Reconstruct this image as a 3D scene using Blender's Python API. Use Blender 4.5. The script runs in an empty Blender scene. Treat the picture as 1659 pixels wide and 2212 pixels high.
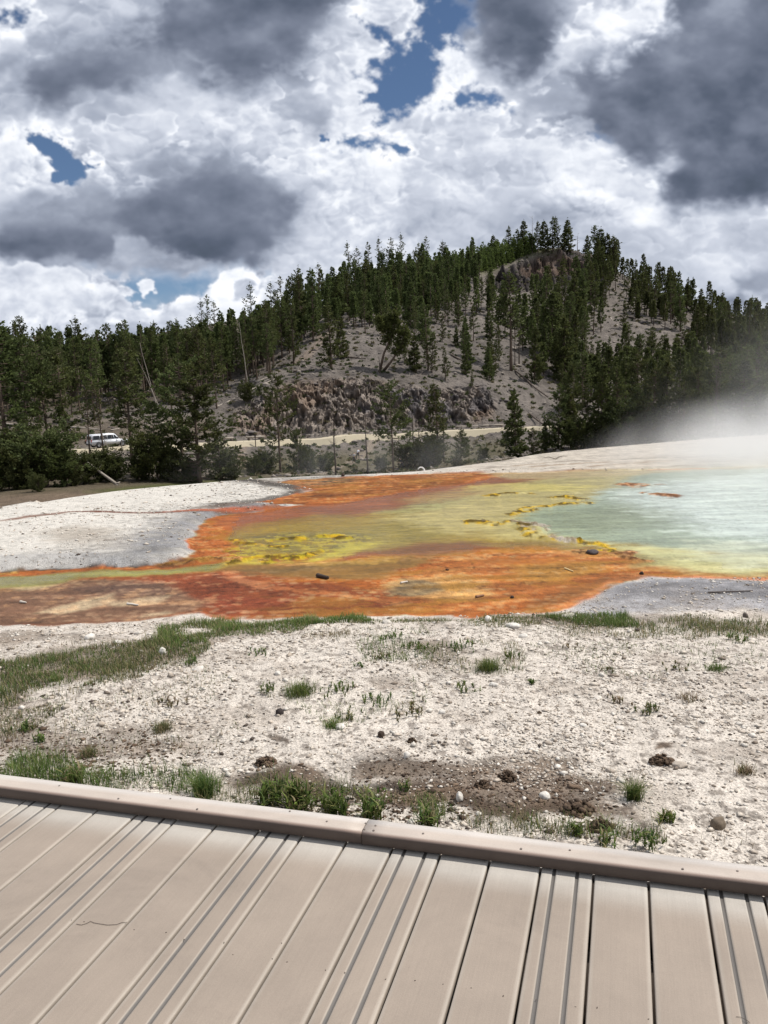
import bpy, bmesh, math, random
import numpy as np
from mathutils import Vector, Matrix, Euler
R_ = math.radians
rng = np.random.default_rng(7)
random.seed(7)

# ------------------------------------------------------------------ camera geometry
# picture measurements are in a 1659 x 2212 grid of the photograph
PF, PCX, PCY = 1783.0, 829.5, 1106.0
EYE = 2.0                      # eye above the pool level (z = 0)
DECK = 0.42                    # deck surface
_r, _p = R_(1.9), math.atan(273.5/PF)
_U = np.array([-math.sin(_r)*math.cos(_p), math.cos(_r)*math.cos(_p), math.sin(_p)])
_F = np.array([0, 0, -1.0]); _Y = _F-(_F@_U)*_U; _Y /= np.linalg.norm(_Y); _X = np.cross(_Y, _U)
CAM = np.array([_X, _Y, _U])   # world = CAM @ cam

def pix_dir(x, y):
    """direction(s) of grid position(s) (x, y)"""
    x = np.asarray(x, float); y = np.asarray(y, float)
    c = np.stack([(x-PCX)/PF, -(y-PCY)/PF, -np.ones_like(x+y)], -1)
    return c @ CAM.T

def dir_pix(P):
    """world points (relative to the eye) -> grid x, y, depth"""
    c = np.asarray(P, float) @ CAM
    d = -c[..., 2]
    return PCX+PF*c[..., 0]/d, PCY-PF*c[..., 1]/d, d

def on_plane(x, y, z=0.0):
    d = pix_dir(x, y)
    t = (z-EYE)/d[..., 2]
    return np.stack([d[..., 0]*t, d[..., 1]*t, np.full_like(t, z)], -1)

# ------------------------------------------------------------------ noise
class Noise:
    def __init__(s, seed, n=256):
        r = np.random.default_rng(seed); s.n = n; s.g = r.random((n, n)).astype(np.float32)*2-1
    def __call__(s, x, y):
        xi = np.floor(x).astype(np.int64); yi = np.floor(y).astype(np.int64)
        fx = (x-xi).astype(np.float32); fy = (y-yi).astype(np.float32)
        fx = fx*fx*fx*(fx*(fx*6-15)+10); fy = fy*fy*fy*(fy*(fy*6-15)+10)
        n = s.n; x0 = xi % n; x1 = (xi+1) % n; y0 = yi % n; y1 = (yi+1) % n
        g = s.g
        a = g[y0, x0]*(1-fx)+g[y0, x1]*fx
        b = g[y1, x0]*(1-fx)+g[y1, x1]*fx
        return a*(1-fy)+b*fy
def fbm(x, y, seed=0, octv=5, lac=2.03, gain=.5, billow=False):
    s = 0; a = 1; t = 0
    for i in range(octv):
        n = Noise(seed*31+i)(x+i*17.3, y-i*9.1)
        if billow: n = 1-2*np.abs(n)
        s = s+a*n; t += a; a *= gain; x, y = (x*.8-y*.6)*lac, (x*.6+y*.8)*lac
    return s/t
def sstep(a, b, x):
    t = np.clip((x-a)/(b-a), 0, 1); return t*t*(3-2*t)
def poly_sd(px, py, poly):
    """signed distance, positive inside"""
    poly = np.asarray(poly, float); d = np.full(px.shape, 1e18); ins = np.zeros(px.shape, bool)
    n = len(poly)
    for i in range(n):
        ax, ay = poly[i]; bx, by = poly[(i+1) % n]
        ex, ey = bx-ax, by-ay; wx, wy = px-ax, py-ay
        t = np.clip((wx*ex+wy*ey)/(ex*ex+ey*ey+1e-12), 0, 1)
        d = np.minimum(d, (wx-ex*t)**2+(wy-ey*t)**2)
        c = ((ay > py) != (by > py)) & (px < (bx-ax)*(py-ay)/((by-ay) if by != ay else 1e-12)+ax)
        ins ^= c
    d = np.sqrt(d); return np.where(ins, d, -d)
# ------------------------------------------------------------------ sky: clouds as a direction map
SKY_A0, SKY_A1, SKY_E0, SKY_E1, SKY_D = -42., 42., -4., 44., 17.
def worley(x, y, seed=0, n=128):
    r = np.random.default_rng(seed); px = r.random((n, n)).astype(np.float32); py = r.random((n, n)).astype(np.float32)
    xi = np.floor(x).astype(np.int64); yi = np.floor(y).astype(np.int64)
    best = np.full(x.shape, 9., np.float32)
    for dx in (-1, 0, 1):
        for dy in (-1, 0, 1):
            cx = xi+dx; cy = yi+dy
            qx = cx+px[cy % n, cx % n]-x; qy = cy+py[cy % n, cx % n]-y
            best = np.minimum(best, (qx*qx+qy*qy).astype(np.float32))
    return 1-best
def cells(x, y, seed=0, n=128):
    r = np.random.default_rng(seed); px = r.random((n, n)).astype(np.float32); py = r.random((n, n)).astype(np.float32); pv = r.random((n, n)).astype(np.float32)
    gx = r.normal(0, .5, (n, n)).astype(np.float32); gy = r.normal(0, .5, (n, n)).astype(np.float32)
    xi = np.floor(x).astype(np.int64); yi = np.floor(y).astype(np.int64); best = np.full(x.shape, 9., np.float32); val = np.zeros(x.shape, np.float32)
    for dx in (-1, 0, 1):
        for dy in (-1, 0, 1):
            cx = xi+dx; cy = yi+dy; a, b = cy % n, cx % n
            qx = cx+px[a, b]-x; qy = cy+py[a, b]-y; d = (qx*qx+qy*qy).astype(np.float32); m = d < best
            best = np.where(m, d, best); val = np.where(m, pv[a, b]+gx[a, b]*qx+gy[a, b]*qy, val)
    return val
def cauli(x, y, seed=40, octv=4, gain=.5):
    s = 0; a = 1; t = 0
    for i in range(octv):
        s = s+a*worley(x+i*7.7, y+i*3.1, seed+i); t += a; a *= gain; x, y = x*2.07, y*2.07
    return s/t
def sky_map():
    W = int((SKY_A1-SKY_A0)*SKY_D); Hh = int((SKY_E1-SKY_E0)*SKY_D)
    az = np.radians(np.linspace(SKY_A0, SKY_A1, W)); el = np.radians(np.linspace(SKY_E0, SKY_E1, Hh))
    AZ, EL = np.meshgrid(az, el)
    D = np.stack([np.sin(AZ)*np.cos(EL), np.cos(AZ)*np.cos(EL), np.sin(EL)], -1)
    x, y, _ = dir_pix(D)                      # layout coordinates (sky directions)
    # foreshortened noise coordinates: clouds get smaller and flatter towards the horizon
    k = 1/(np.clip(np.degrees(EL), 0, 60)+9)*34
    u = (x-830)/100.; v = (y)/100.
    w1 = fbm(u*1.1, v*1.5, 11, 4)*1.0; w2 = fbm(u*1.1, v*1.5, 12, 4)
    f1 = fbm(u*4.1, v*5.2, 13, 4); f2 = fbm(u*4.1, v*5.2, 14, 4)
    X = x+w1*34+f1*17; Y = y+w2*24+f2*15
    Xs = x+w1*46; Ys = y+w2*34
    # cauliflower heights
    wa = fbm(u*1.6, v*2.1, 15, 4)*.45; wb = fbm(u*1.6+5, v*2.1, 16, 4)*.45
    h = cauli(u*1.5+wa, v*2.2+wb)
    hd = cauli(u*1.5+.12+wa, v*2.2-.20+wb)
    amt = sstep(-.25, .35, fbm(u*.7+2, v*1.1, 17, 3))*.75+.25
    emb = np.clip((h-hd)*2.0, -.5, .5)*amt
    h = (h-.75)*amt
    mid = fbm(u*1.25+4, v*1.9, 26, 5, gain=.55)
    fine = fbm(u*3.2+1, v*4.2, 27, 5, gain=.6)
    big = fbm(u*.55+3, v*.85, 24, 4)
    puff = fbm(u*.9+9, v*1.5, 25, 5)
    lum = .70+.20*puff+.12*mid+.16*emb+.12*h
    for k_, (fx, fy, th, hi) in enumerate([(.55,.85,-.06,.86), (.75,1.2,.0,.92), (.95,1.5,.05,.96), (1.3,2.2,.10,1.0)]):
        fk = fbm(u*fx+k_*13.1+wa*.3, v*fy+k_*5.7+wb*.3, 230+k_, 4, gain=.5); ck = cauli(u*(1.3+.5*k_)+wa, v*(1.9+.7*k_)+wb, 240+k_*5, 4, .55)-.72
        fk2 = fbm((u+.12)*fx+k_*13.1+wa*.3, (v-.22)*fy+k_*5.7+wb*.3, 230+k_, 3, gain=.5)
        g_ = fk-th+.42*ck; ak = sstep(-.02, .14, g_)*(.72, .62, .55, .5)[k_]
        lk = hi-.30*sstep(.0, .38, g_)+.42*np.clip(fk-fk2, -.3, .3)+.20*ck+.06*emb
        lum = lum*(1-ak)+lk*ak
    alpha = np.ones_like(lum)
    blue_tint = np.zeros_like(lum)
    holes = [([(780,45),(840,70),(885,90),(915,60),(915,-60),(1028,-60),(1028,70),(1012,110),(968,100),(945,140),(925,190),(895,242),(815,250),(800,205),(825,175),(788,150),(835,120),(815,90)],15),
             ([(55,276),(95,284),(130,318),(168,330),(188,362),(180,390),(140,402),(122,385),(112,350),(85,312)],11), ([(840,322),(872,330),(876,348),(848,350)],8), ([(690,288),(712,292),(714,304),(694,303)],7), ([(-20,672),(24,680),(20,696),(-20,694)],6), ([(1200,255),(1215,252),(1218,262),(1204,266)],5), ([(505,48),(530,44),(536,60),(512,64)],5),
             ([(160,318),(205,340),(232,352),(215,362),(175,345)],10),
             ([(180,566),(300,574),(450,580),(500,584),(560,584),(470,612),(450,628),(385,640),(345,655),(322,665),(285,655),(270,615),(250,590),(235,606),(205,590)],9),
             ([(470,578),(580,572),(585,582),(500,590)],7),
             ([(-40,20),(20,5),(55,30),(30,52),(-40,55)],12),
             ([(960,195),(1010,185),(1075,210),(1085,228),(1020,232),(970,222)],16),
             ([(1275,275),(1305,268),(1320,292),(1300,305),(1275,296)],14),
             ([(730,295),(775,285),(850,318),(865,335),(820,338),(760,310)],14),
             ([(350,-60),(420,-60),(430,-20),(360,-10)],14)]
    for P, s in holes:
        d = poly_sd(X, Y, P)+f1*16+fine*26+emb*14+h*20
        a = sstep(-s*.9, s*1.3, d)
        alpha *= 1-a
        rim = np.exp(-((d+s*.9)/(s*1.5))**2)
        lum = lum+.10*rim*(1-a)
    # little cloud in the low hole, cumulus heads along the bottom
    def puffc(P, s, lumv, grad=0, k=1.0):
        nonlocal lum, alpha
        d = poly_sd(x+f1*13+w1*5, y+f2*11+w2*5, P)+emb*7
        a = sstep(-s*.4, s*.6, d)*k
        ys = [q[1] for q in P]; t = np.clip((y-min(ys))/(max(ys)-min(ys)), 0, 1)
        l = lumv+.26*emb+.25*h-grad*t+.07*np.exp(-(d/14)**2)+.16*mid+.05*fine
        lum = lum*(1-a)+l*a; alpha = alpha+(1-alpha)*a
    puffc([(-60,300),(30,295),(60,300),(95,345),(128,385),(134,420),(60,450),(-60,470)], 10, .93, .16)
    puffc([(0,75),(40,60),(62,85),(50,150),(0,190),(-40,180)], 14, .84, .1)
    puffc([(640,330),(760,330),(900,350),(1100,300),(1300,330),(1420,420),(1640,470),(1800,560),(1800,900),(560,900),(600,560),(650,480)], 45, .76, .05, .5)
    puffc([(0,470),(400,500),(640,560),(600,600),(0,600)], 40, .66, 0, .8)
    # soft shaded undersides:  polygon, softness, luminance, strength, fade up (0..1)
    darks = [([(-40,230),(20,150),(120,60),(260,-60),(600,-60),(720,-60),(700,60),(640,150),(560,170),(480,150),(400,230),(250,245),(60,220)], 80, .42, .80, .2),
             ([(20,160),(150,120),(260,120),(330,190),(360,240),(180,235),(30,190)], 48, .33, .80, .2),
             ([(330,-60),(760,-60),(700,70),(640,140),(520,195),(440,175),(350,100)], 62, .33, .90, .15),
             ([(440,-60),(720,-60),(640,40),(560,150),(450,130)], 60, .27, .5, .3),
             ([(610,240),(720,215),(740,270),(690,300),(620,280)], 34, .48, .8, .1),
             ([(-60,440),(90,400),(230,400),(330,330),(420,340),(500,300),(560,370),(640,400),(655,470),(600,530),(540,575),(330,580),(200,575),(60,560),(-60,540)], 44, .43, .85, .1),
             ([(-60,490),(120,480),(280,520),(420,500),(520,480),(600,530),(545,576),(440,566),(300,540),(200,572),(60,562),(-60,545)], 20, .34, .85, .3),
             ([(250,440),(420,360),(560,370),(640,430),(620,500),(560,560),(430,565),(300,530)], 50, .31, .72, .1),
             ([(1010,-60),(1220,-60),(1215,60),(1180,150),(1120,190),(1040,160),(1005,80)], 42, .33, .85, .1),
             ([(1060,20),(1200,-30),(1190,110),(1110,170),(1050,120)], 40, .27, .7, .1),
             ([(1240,160),(1300,110),(1360,60),(1480,-60),(1760,-60),(1760,420),(1660,437),(1520,450),(1440,420),(1400,350),(1330,320),(1290,260)], 34, .40, .93, .2),
             ([(1360,200),(1500,100),(1760,40),(1760,400),(1660,425),(1540,438),(1460,420),(1420,350)], 50, .275, .85, .2),
             ([(1150,220),(1260,200),(1330,300),(1240,260)], 40, .52, .7, 0),
             ([(900,440),(1200,430),(1420,520),(1500,620),(1300,560),(1000,520),(850,520)], 60, .55, .45, 0),
             ([(1500,470),(1760,500),(1760,600),(1560,560)], 40, .60, .4, 0),
             ([(1560,600),(1760,580),(1760,660),(1600,650)], 18, .38, .7, 0),
             ([(0,560),(200,690),(500,600),(300,680),(60,670)], 30, .55, .5, 0),
             ([(-60,628),(120,640),(280,655),(200,668),(-60,660)], 10, .42, .6, 0)]
    for P, s, l, k_, up in darks:
        d = poly_sd(Xs+f1*7, Ys+f2*6, P)+w1*s*.45+emb*s*.35+h*s*.9+mid*s*.35
        a = sstep(-s*.7, s*1.0, d)*k_
        lum = lum*(1-a)+(l+.03*emb+.07*puff+.05*mid+.16*w2)*a
        alpha = alpha+(1-alpha)*a*.9
    # bright lit heads in the upper right and centre
    for P, s, l, k_ in [([(1280,20),(1400,-30),(1480,-40),(1450,60),(1380,120),(1320,150),(1290,90)], 44, .95, .85),
                        ([(560,100),(780,60),(760,180),(640,200)], 60, .78, .0),
                        ([(440,250),(560,235),(640,250),(560,300),(470,285)], 30, .88, .35),
                        ([(200,220),(450,160),(600,225),(520,270),(330,258)], 42, .80, .7),
                        ([(170,-60),(330,-60),(330,60),(230,110),(150,80)], 60, .78, .6),
                        ([(640,330),(760,310),(880,350),(860,420),(720,430),(660,400)], 50, .93, .5),
                        ([(1020,290),(1200,270),(1300,330),(1400,440),(1500,470),(1420,500),(1200,420)], 60, .90, .5),
                        ([(740,150),(800,120),(820,260),(740,290),(700,220)], 40, .85, .6),
                        ([(860,200),(900,120),(960,90),(1000,140),(960,190),(900,230)], 24, .88, .7),
                        ([(250,520),(330,515),(430,540),(470,575),(330,572),(240,560)], 18, .66, .75)]:
        d = poly_sd(Xs+f1*10, Ys+f2*8, P)+w2*s*.4+emb*s*.5+mid*s*.8
        a = sstep(-s*.6, s*.9, d)*k_
        lum = lum*(1-a)+(l+.22*emb+.12*puff+.14*mid)*a
    for P, s in holes[3:4]+holes[1:2]:
        d = poly_sd(X, Y, P)+5+f1*10+fine*14+h*12; a = sstep(-s*.4, s*.8, d); alpha *= 1-a
    puffc([(297,608),(318,597),(335,608),(330,632),(315,645),(298,630)], 6, .86, .1)
    puffc([(-60,575),(60,566),(170,582),(205,612),(238,606),(262,636),(285,662),(340,664),(385,640),(435,642),(462,606),(500,590),(560,640),(700,700),(700,900),(-60,900)], 8, .84, .22)
    puffc([(455,612),(480,585),(520,580),(552,588),(560,620),(640,640),(680,720),(450,720)], 14, .93, .1)
    puffc([(500,612),(530,600),(548,610),(545,650),(500,650)], 10, .60, 0)
    lum = np.clip(lum, .14, 1.0)
    # cloud colour: grey-blue in the shade, white in the sun (linear light)
    L = lum[..., None]
    stops = np.array([.14, .25, .40, .60, .78, .90, 1.0])
    cols = np.array([[.070,.090,.125],[.100,.122,.172],[.185,.212,.280],[.37,.41,.50],[.60,.64,.73],[.84,.87,.93],[1.0,1.0,1.02]])
    col = np.stack([np.interp(lum, stops, cols[:, i]) for i in range(3)], -1)
    alpha = np.clip(alpha, 0, 1)
    return col.astype(np.float32), alpha.astype(np.float32), x, y
# ------------------------------------------------------------------ scene helpers
SC = bpy.context.scene; COL = SC.collection
def tag(o, label=None, cat=None, group=None, kind=None):
    if label: o['label'] = label
    if cat: o['category'] = cat
    if group: o['group'] = group
    if kind: o['kind'] = kind
    return o
def empty(name, loc=(0, 0, 0), rz=0):
    o = bpy.data.objects.new(name, None); o.empty_display_size = .1
    o.location = loc; o.rotation_euler = (0, 0, rz); COL.objects.link(o); return o
def mesh_np(name, V, Fq, mat=None, smooth=False, colors=None, attrs=None):
    """V (n,3); Fq (m,k) with constant k"""
    me = bpy.data.meshes.new(name); V = np.asarray(V, np.float32); Fq = np.asarray(Fq, np.int32)
    m, k = Fq.shape
    me.vertices.add(len(V)); me.vertices.foreach_set('co', V.ravel())
    me.loops.add(m*k); me.loops.foreach_set('vertex_index', Fq.ravel())
    me.polygons.add(m); me.polygons.foreach_set('loop_start', np.arange(0, m*k, k, dtype=np.int32))
    if smooth: me.polygons.foreach_set('use_smooth', np.ones(m, bool))
    me.update(calc_edges=True)
    if colors is not None:
        c = np.ones((len(V), 4), np.float32); c[:, :3] = colors
        me.color_attributes.new('Col', 'FLOAT_COLOR', 'POINT').data.foreach_set('color', c.ravel())
    for n, a in (attrs or {}).items():
        me.attributes.new(n, 'FLOAT', 'POINT').data.foreach_set('value', np.asarray(a, np.float32))
    if mat: me.materials.append(mat)
    return me
def link(name, me, parent=None, loc=None, rot=None, scale=None):
    o = bpy.data.objects.new(name, me); COL.objects.link(o)
    if parent is not None: o.parent = parent
    if loc is not None: o.location = loc
    if rot is not None: o.rotation_euler = rot
    if scale is not None: o.scale = (scale,)*3 if np.isscalar(scale) else scale
    return o

# node helper
class M:
    def __init__(s, name):
        s.m = bpy.data.materials.new(name); s.m.use_nodes = True; s.t = s.m.node_tree; s.t.nodes.clear()
        s.out = s.t.nodes.new('ShaderNodeOutputMaterial'); s.b = s.n('ShaderNodeBsdfPrincipled')
        s.l(s.b.outputs[0], s.out.inputs[0])
    def n(s, t, **k):
        x = s.t.nodes.new(t)
        for a, v in k.items(): setattr(x, a, v)
        return x
    def l(s, a, b): s.t.links.new(a, b)
    def coord(s, which='Object', scale=(1, 1, 1)):
        c = s.n('ShaderNodeTexCoord'); mp = s.n('ShaderNodeMapping'); mp.inputs['Scale'].default_value = scale
        s.l(c.outputs[which], mp.inputs[0]); return mp.outputs[0]
    def noise(s, vec, scale, detail=5, rough=.6, dist=0):
        x = s.n('ShaderNodeTexNoise'); x.inputs['Scale'].default_value = scale; x.inputs['Detail'].default_value = detail
        x.inputs['Roughness'].default_value = rough; x.inputs['Distortion'].default_value = dist
        s.l(vec, x.inputs['Vector']); return x.outputs[0]
    def voro(s, vec, scale, feature='F1', out=0):
        x = s.n('ShaderNodeTexVoronoi', feature=feature); x.inputs['Scale'].default_value = scale
        s.l(vec, x.inputs['Vector']); return x.outputs[out]
    def ramp(s, fac, stops, mode='LINEAR'):
        x = s.n('ShaderNodeValToRGB'); cr = x.color_ramp; cr.interpolation = mode
        while len(cr.elements) < len(stops): cr.elements.new(.5)
        for e, (p, c) in zip(cr.elements, stops):
            e.position = p; e.color = (*c, 1) if not np.isscalar(c) else (c, c, c, 1)
        s.l(fac, x.inputs[0]); return x.outputs[0]
    def mix(s, a, b, fac=.5, mode='MIX'):
        x = s.n('ShaderNodeMix', data_type='RGBA', blend_type=mode)
        for i, v in ((0, fac), (6, a), (7, b)):
            if hasattr(v, 'default_value'): s.l(v, x.inputs[i])
            else: x.inputs[i].default_value = v if np.isscalar(v) else (*v, 1)
        return x.outputs[2]
    def math(s, op, a, b=0., c=0.):
        x = s.n('ShaderNodeMath', operation=op)
        for i, v in enumerate((a, b, c)):
            if hasattr(v, 'default_value'): s.l(v, x.inputs[i])
            else: x.inputs[i].default_value = v
        return x.outputs[0]
    def attr(s, name, out='Color'):
        x = s.n('ShaderNodeAttribute'); x.attribute_name = name; return x.outputs[out]
    def bump(s, h, strength=.3, dist=.01, normal=None):
        x = s.n('ShaderNodeBump'); x.inputs['Strength'].default_value = strength; x.inputs['Distance'].default_value = dist
        s.l(h, x.inputs['Height'])
        if normal is not None: s.l(normal, x.inputs['Normal'])
        return x.outputs[0]
    def set(s, **k):
        for a, v in k.items():
            i = s.b.inputs[a.replace('_', ' ')]
            if hasattr(v, 'default_value'): s.l(v, i)
            else: i.default_value = v if np.isscalar(v) else ((*v, 1) if len(v) == 3 else v)
        return s
def plain(name, col, rough=.7, noise_amt=.25, nscale=8., metallic=0, bump=.15, bdist=.01):
    m = M(name); v = m.coord(); n = m.noise(v, nscale)
    c = m.mix(tuple(np.array(col)*(1-noise_amt)), tuple(np.minimum(np.array(col)*(1+noise_amt), 1)), n)
    m.set(Base_Color=c, Roughness=rough, Metallic=metallic)
    if bump: m.set(Normal=m.bump(m.noise(v, nscale*5), bump, bdist))
    return m.m

# ------------------------------------------------------------------ terrain height
def ctrl():
    P = [ # grid x, y, horizontal distance
     (-60,1090,66),(0,1085,70),(0,1062,84),(150,1068,78),(250,1052,88),(400,1042,98),(510,1022,112),
     (600,1018,118),(760,1024,122),(850,1018,130),(1000,1003,126),(1050,992,130),(1150,980,132),(1300,962,130),(1500,950,126),(1659,940,124),(1800,930,124),
     (500,988,130),(560,985,133),(700,980,135),(764,1000,138),(900,968,146),(1050,955,150),
     (-60,992,116),(0,988,118),(120,979,121),(235,972,125),(330,968,130),(420,965,135),(500,961,140),(640,955,146),(800,945,152),(950,936,158),(1090,930,165),(1200,924,170),
     (-60,985,121),(0,981,123),(120,972,126),(235,964,130),(330,960,135),(420,957,140),(490,954,145),(640,948,151),(800,938,157),(950,929,163),(1090,923,169),
     (0,940,132),(120,935,136),(300,915,144),(440,896,150),(470,905,150),
     (560,855,160),(620,826,161),(700,818,165),(800,817,169),(850,832,171),(950,838,175),(1050,832,179),(1075,880,176),
     (650,785,180),(720,765,192),(700,705,222),(850,795,180),(850,725,210),(900,705,225),(960,645,270),(1000,605,310),(1055,590,340),
     (1110,890,176),(1100,805,200),(1160,755,230),(1190,865,182),(1150,690,270),(1130,650,310),
     (1075,632,338),(1150,622,346),(1215,606,352),(1280,604,356),
     (1320,640,335),(1350,705,295),(1300,785,250),(1280,855,210),(1400,765,270),(1450,705,310),(1500,745,290),(1560,785,275),(1659,805,265),(1500,855,220),(1659,885,195),(1300,905,170),(1500,905,165),
     (1350,612,368),(1450,643,360),(1500,672,352),(1560,702,345),(1659,736,335),(1760,760,330),
     (1050,556,385),(1130,542,380),(1200,533,372),(1280,545,368),
     (1000,572,390),(900,600,360),(800,622,330),(750,652,300),(650,702,270),(550,742,240),(450,772,230),(300,802,220),(150,822,215),(0,824,215),(-60,826,215),
     (540,852,172),(300,862,175),(100,872,178),(600,795,200),(450,824,195)]
    W = []
    for x, y, D in P:
        d = pix_dir(x, y); h = math.hypot(d[0], d[1]); W.append((d[0]/h*D, d[1]/h*D, EYE+d[2]/h*D))
    for azd in (-75, -50, -34, -27, -20, -12, -4, 4, 12, 20, 27, 34, 50, 75):
        a = R_(azd); s, c = math.sin(a), math.cos(a)
        W.append((s*42, c*42, -7.5)); W.append((s*58, c*58, -10.0))
        W.append((s*620, c*620, -4)); W.append((s*900, c*900, -10))
        if abs(azd) > 30:
            W.append((s*90, c*90, -10)); W.append((s*150, c*150, -6)); W.append((s*250, c*250, 12)); W.append((s*360, c*360, 22))
        else:
            k = float(np.interp(azd, [-34,-25,-12,-5,0,6,12,18,25,34], [-6,-4,3,15,32,54,54,24,-3,-6])); W.append((s*480, c*480, k))
    return np.array(W)
_W = ctrl()
def _rbf_fit():
    d = np.hypot(_W[:, None, 0]-_W[None, :, 0], _W[:, None, 1]-_W[None, :, 1])
    n = len(_W); A = np.zeros((n+3, n+3)); A[:n, :n] = d+np.eye(n)*(-2.0)
    A[:n, n] = 1; A[:n, n+1] = _W[:, 0]/100; A[:n, n+2] = _W[:, 1]/100; A[n:, :n] = A[:n, n:].T
    b = np.zeros(n+3); b[:n] = _W[:, 2]; return np.linalg.solve(A, b)
_C = _rbf_fit()
def z_far(X, Y):
    sh = X.shape; x = X.ravel(); y = Y.ravel(); out = np.empty(len(x))
    for i in range(0, len(x), 40000):
        a, b = x[i:i+40000], y[i:i+40000]
        d = np.hypot(a[:, None]-_W[None, :, 0], b[:, None]-_W[None, :, 1])
        out[i:i+40000] = d @ _C[:-3]+_C[-3]+_C[-2]*a/100+_C[-1]*b/100
    return np.clip(out.reshape(sh), -14, 110)
# far edge of the terrace, as distance for each azimuth (grid points on the pool level)
_ed = on_plane(np.array([-60, 0, 120, 250, 370, 500, 620, 760, 900, 1000, 1090, 1160, 1240, 1400, 1520, 1659, 1760]),
               np.array([1122, 1108, 1086, 1066, 1052, 1041, 1035, 1029, 1021, 1010, 998, 985, 975, 961, 951, 941, 934]), 0.)
_ea = np.degrees(np.arctan2(_ed[:, 0], _ed[:, 1])); _er = np.hypot(_ed[:, 0], _ed[:, 1])
def edge_r(az): return np.interp(az, np.r_[-180, -60, _ea, 60, 180], np.r_[12, 13, _er, 30, 12])

BD = np.array([math.sin(R_(16.45)), math.cos(R_(16.45))]); RD = np.array([BD[1], -BD[0]])   # board and rail directions
_nr = np.random.default_rng(3)
# ledges of sinter that stand proud of the water: grid polylines, half width (m), height (m)
LEDGES = [([(500,1214),(530,1205),(560,1203),(590,1208),(622,1206),(655,1202),(682,1192)], .10, .060),
          ([(588,1168),(620,1163),(650,1167),(700,1160),(742,1163)], .10, .055),
          ([(498,1166),(520,1176),(556,1180),(600,1183)], .07, .04),
          ([(1003,1129),(1030,1126),(1060,1133),(1080,1133)], .09, .060),
          ([(1096,1128),(1112,1134),(1128,1141),(1146,1148),(1155,1157),(1180,1163)], .16, .085),
          ([(1105,1128),(1135,1131),(1162,1135)], .10, .12),
          ([(1140,1140),(1165,1145)], .08, .11),
          ([(1182,1158),(1200,1161),(1225,1166),(1245,1169)], .09, .10),
          ([(1112,1113),(1130,1106),(1158,1096),(1190,1092),(1262,1086)], .10, .045),
          ([(1192,1074),(1230,1073),(1262,1080)], .12, .06),
          ([(1056,1070),(1080,1067),(1150,1066)], .10, .035),
          ([(1255,1169),(1290,1176),(1300,1186)], .06, .03),
          ([(1338,1200),(1360,1208),(1400,1214)], .07, .05),
          ([(1060,1203),(1100,1205)], .05, .03), ([(1268,1192),(1300,1196),(1350,1193)], .12, .05),
          ([(1352,1047),(1372,1049),(1388,1047)], .22, .07), ([(1400,1065),(1440,1070),(1455,1072)], .16, .06),
          ([(370,1218),(400,1216),(440,1206),(470,1212),(505,1208)], .10, .07)]
LEDW = [(on_plane(np.array([p[0] for p in P]), np.array([p[1] for p in P]))[:, :2], w, h) for P, w, h in LEDGES]
def line_d(X, Y, P):
    d = np.full(X.shape, 1e9)
    for (ax, ay), (bx, by) in zip(P[:-1], P[1:]):
        ex, ey = bx-ax, by-ay; t = np.clip(((X-ax)*ex+(Y-ay)*ey)/(ex*ex+ey*ey+1e-12), 0, 1)
        d = np.minimum(d, np.hypot(X-ax-ex*t, Y-ay-ey*t))
    return d
def wpoly(P, z=0.):
    a = np.array(P, float); return on_plane(a[:, 0], a[:, 1], z)[:, :2]
BANK = wpoly([(-60,1240),(0,1234),(80,1230),(180,1227),(300,1224),(372,1217),(398,1207),(416,1192),(406,1160),(422,1146),(436,1124),(480,1112),(640,1094),(-60,1094)])
COMPLEX = wpoly([(-200,1242),(0,1234),(80,1230),(180,1227),(300,1224),(370,1216),(400,1206),(418,1190),(408,1160),(423,1145),(435,1125),(480,1112),(560,1105),(660,1092),(590,1090),(560,1086),(640,1068),(690,1058),(640,1050),(600,1041),(640,1036),(760,1031),(900,1024),(1060,1021),(1240,1018),(1500,1012),(2500,988),(2600,1256),(1659,1248),(1500,1244),(1390,1249),(1330,1266),(1270,1290),(1238,1312),(1200,1322),(1000,1330),(800,1333),(640,1334),(510,1340),(420,1330),(300,1342),(150,1350),(0,1350),(-200,1356)])
def z_near(X, Y):
    r = np.hypot(X, Y)
    d = X*BD[0]+Y*BD[1]
    n1 = fbm(X*.5, Y*.5, 51, 4); n2 = fbm(X*3, Y*3, 52, 4); n3 = fbm(X*11, Y*11, 53, 3); n4 = fbm(X*1.4, Y*1.4, 55, 3)
    sd = poly_sd(X+n2*.10+n4*.15, Y+n4*.2+n2*.1, COMPLEX)
    out = sstep(.05, -.5, sd)                            # 1 outside the mats
    near = sstep(7.6, 5.2, r)
    z = out*(.035+.02*n1)+near*out*.07
    z += out*(n2*.018+n3*.010)*sstep(14, 5, r)
    bk = poly_sd(X+n2*.12, Y+n2*.12, BANK)                # the white terrace stands as a low bank over the channel
    z += sstep(-.02, .16, bk)*.055+sstep(0, 4, bk)*.08
    g = sd > -.3
    for P, w, h in LEDW:
        m = (X > P[:, 0].min()-1) & (X < P[:, 0].max()+1) & (Y > P[:, 1].min()-1) & (Y < P[:, 1].max()+1)
        if m.any():
            x, y = X[m], Y[m]
            q = line_d(x+fbm(x*3, y*3, 61, 4)*.16, y+fbm(x*3, y*3, 62, 4)*.22, P)
            nn = .62+.8*fbm(x*5, y*5, 63, 4)+.3*fbm(x*2, y*2, 64, 2)
            z[m] = np.maximum(z[m], h*.62*nn*sstep(w*1.2, w*.5, q)-.004)
    return z
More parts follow.
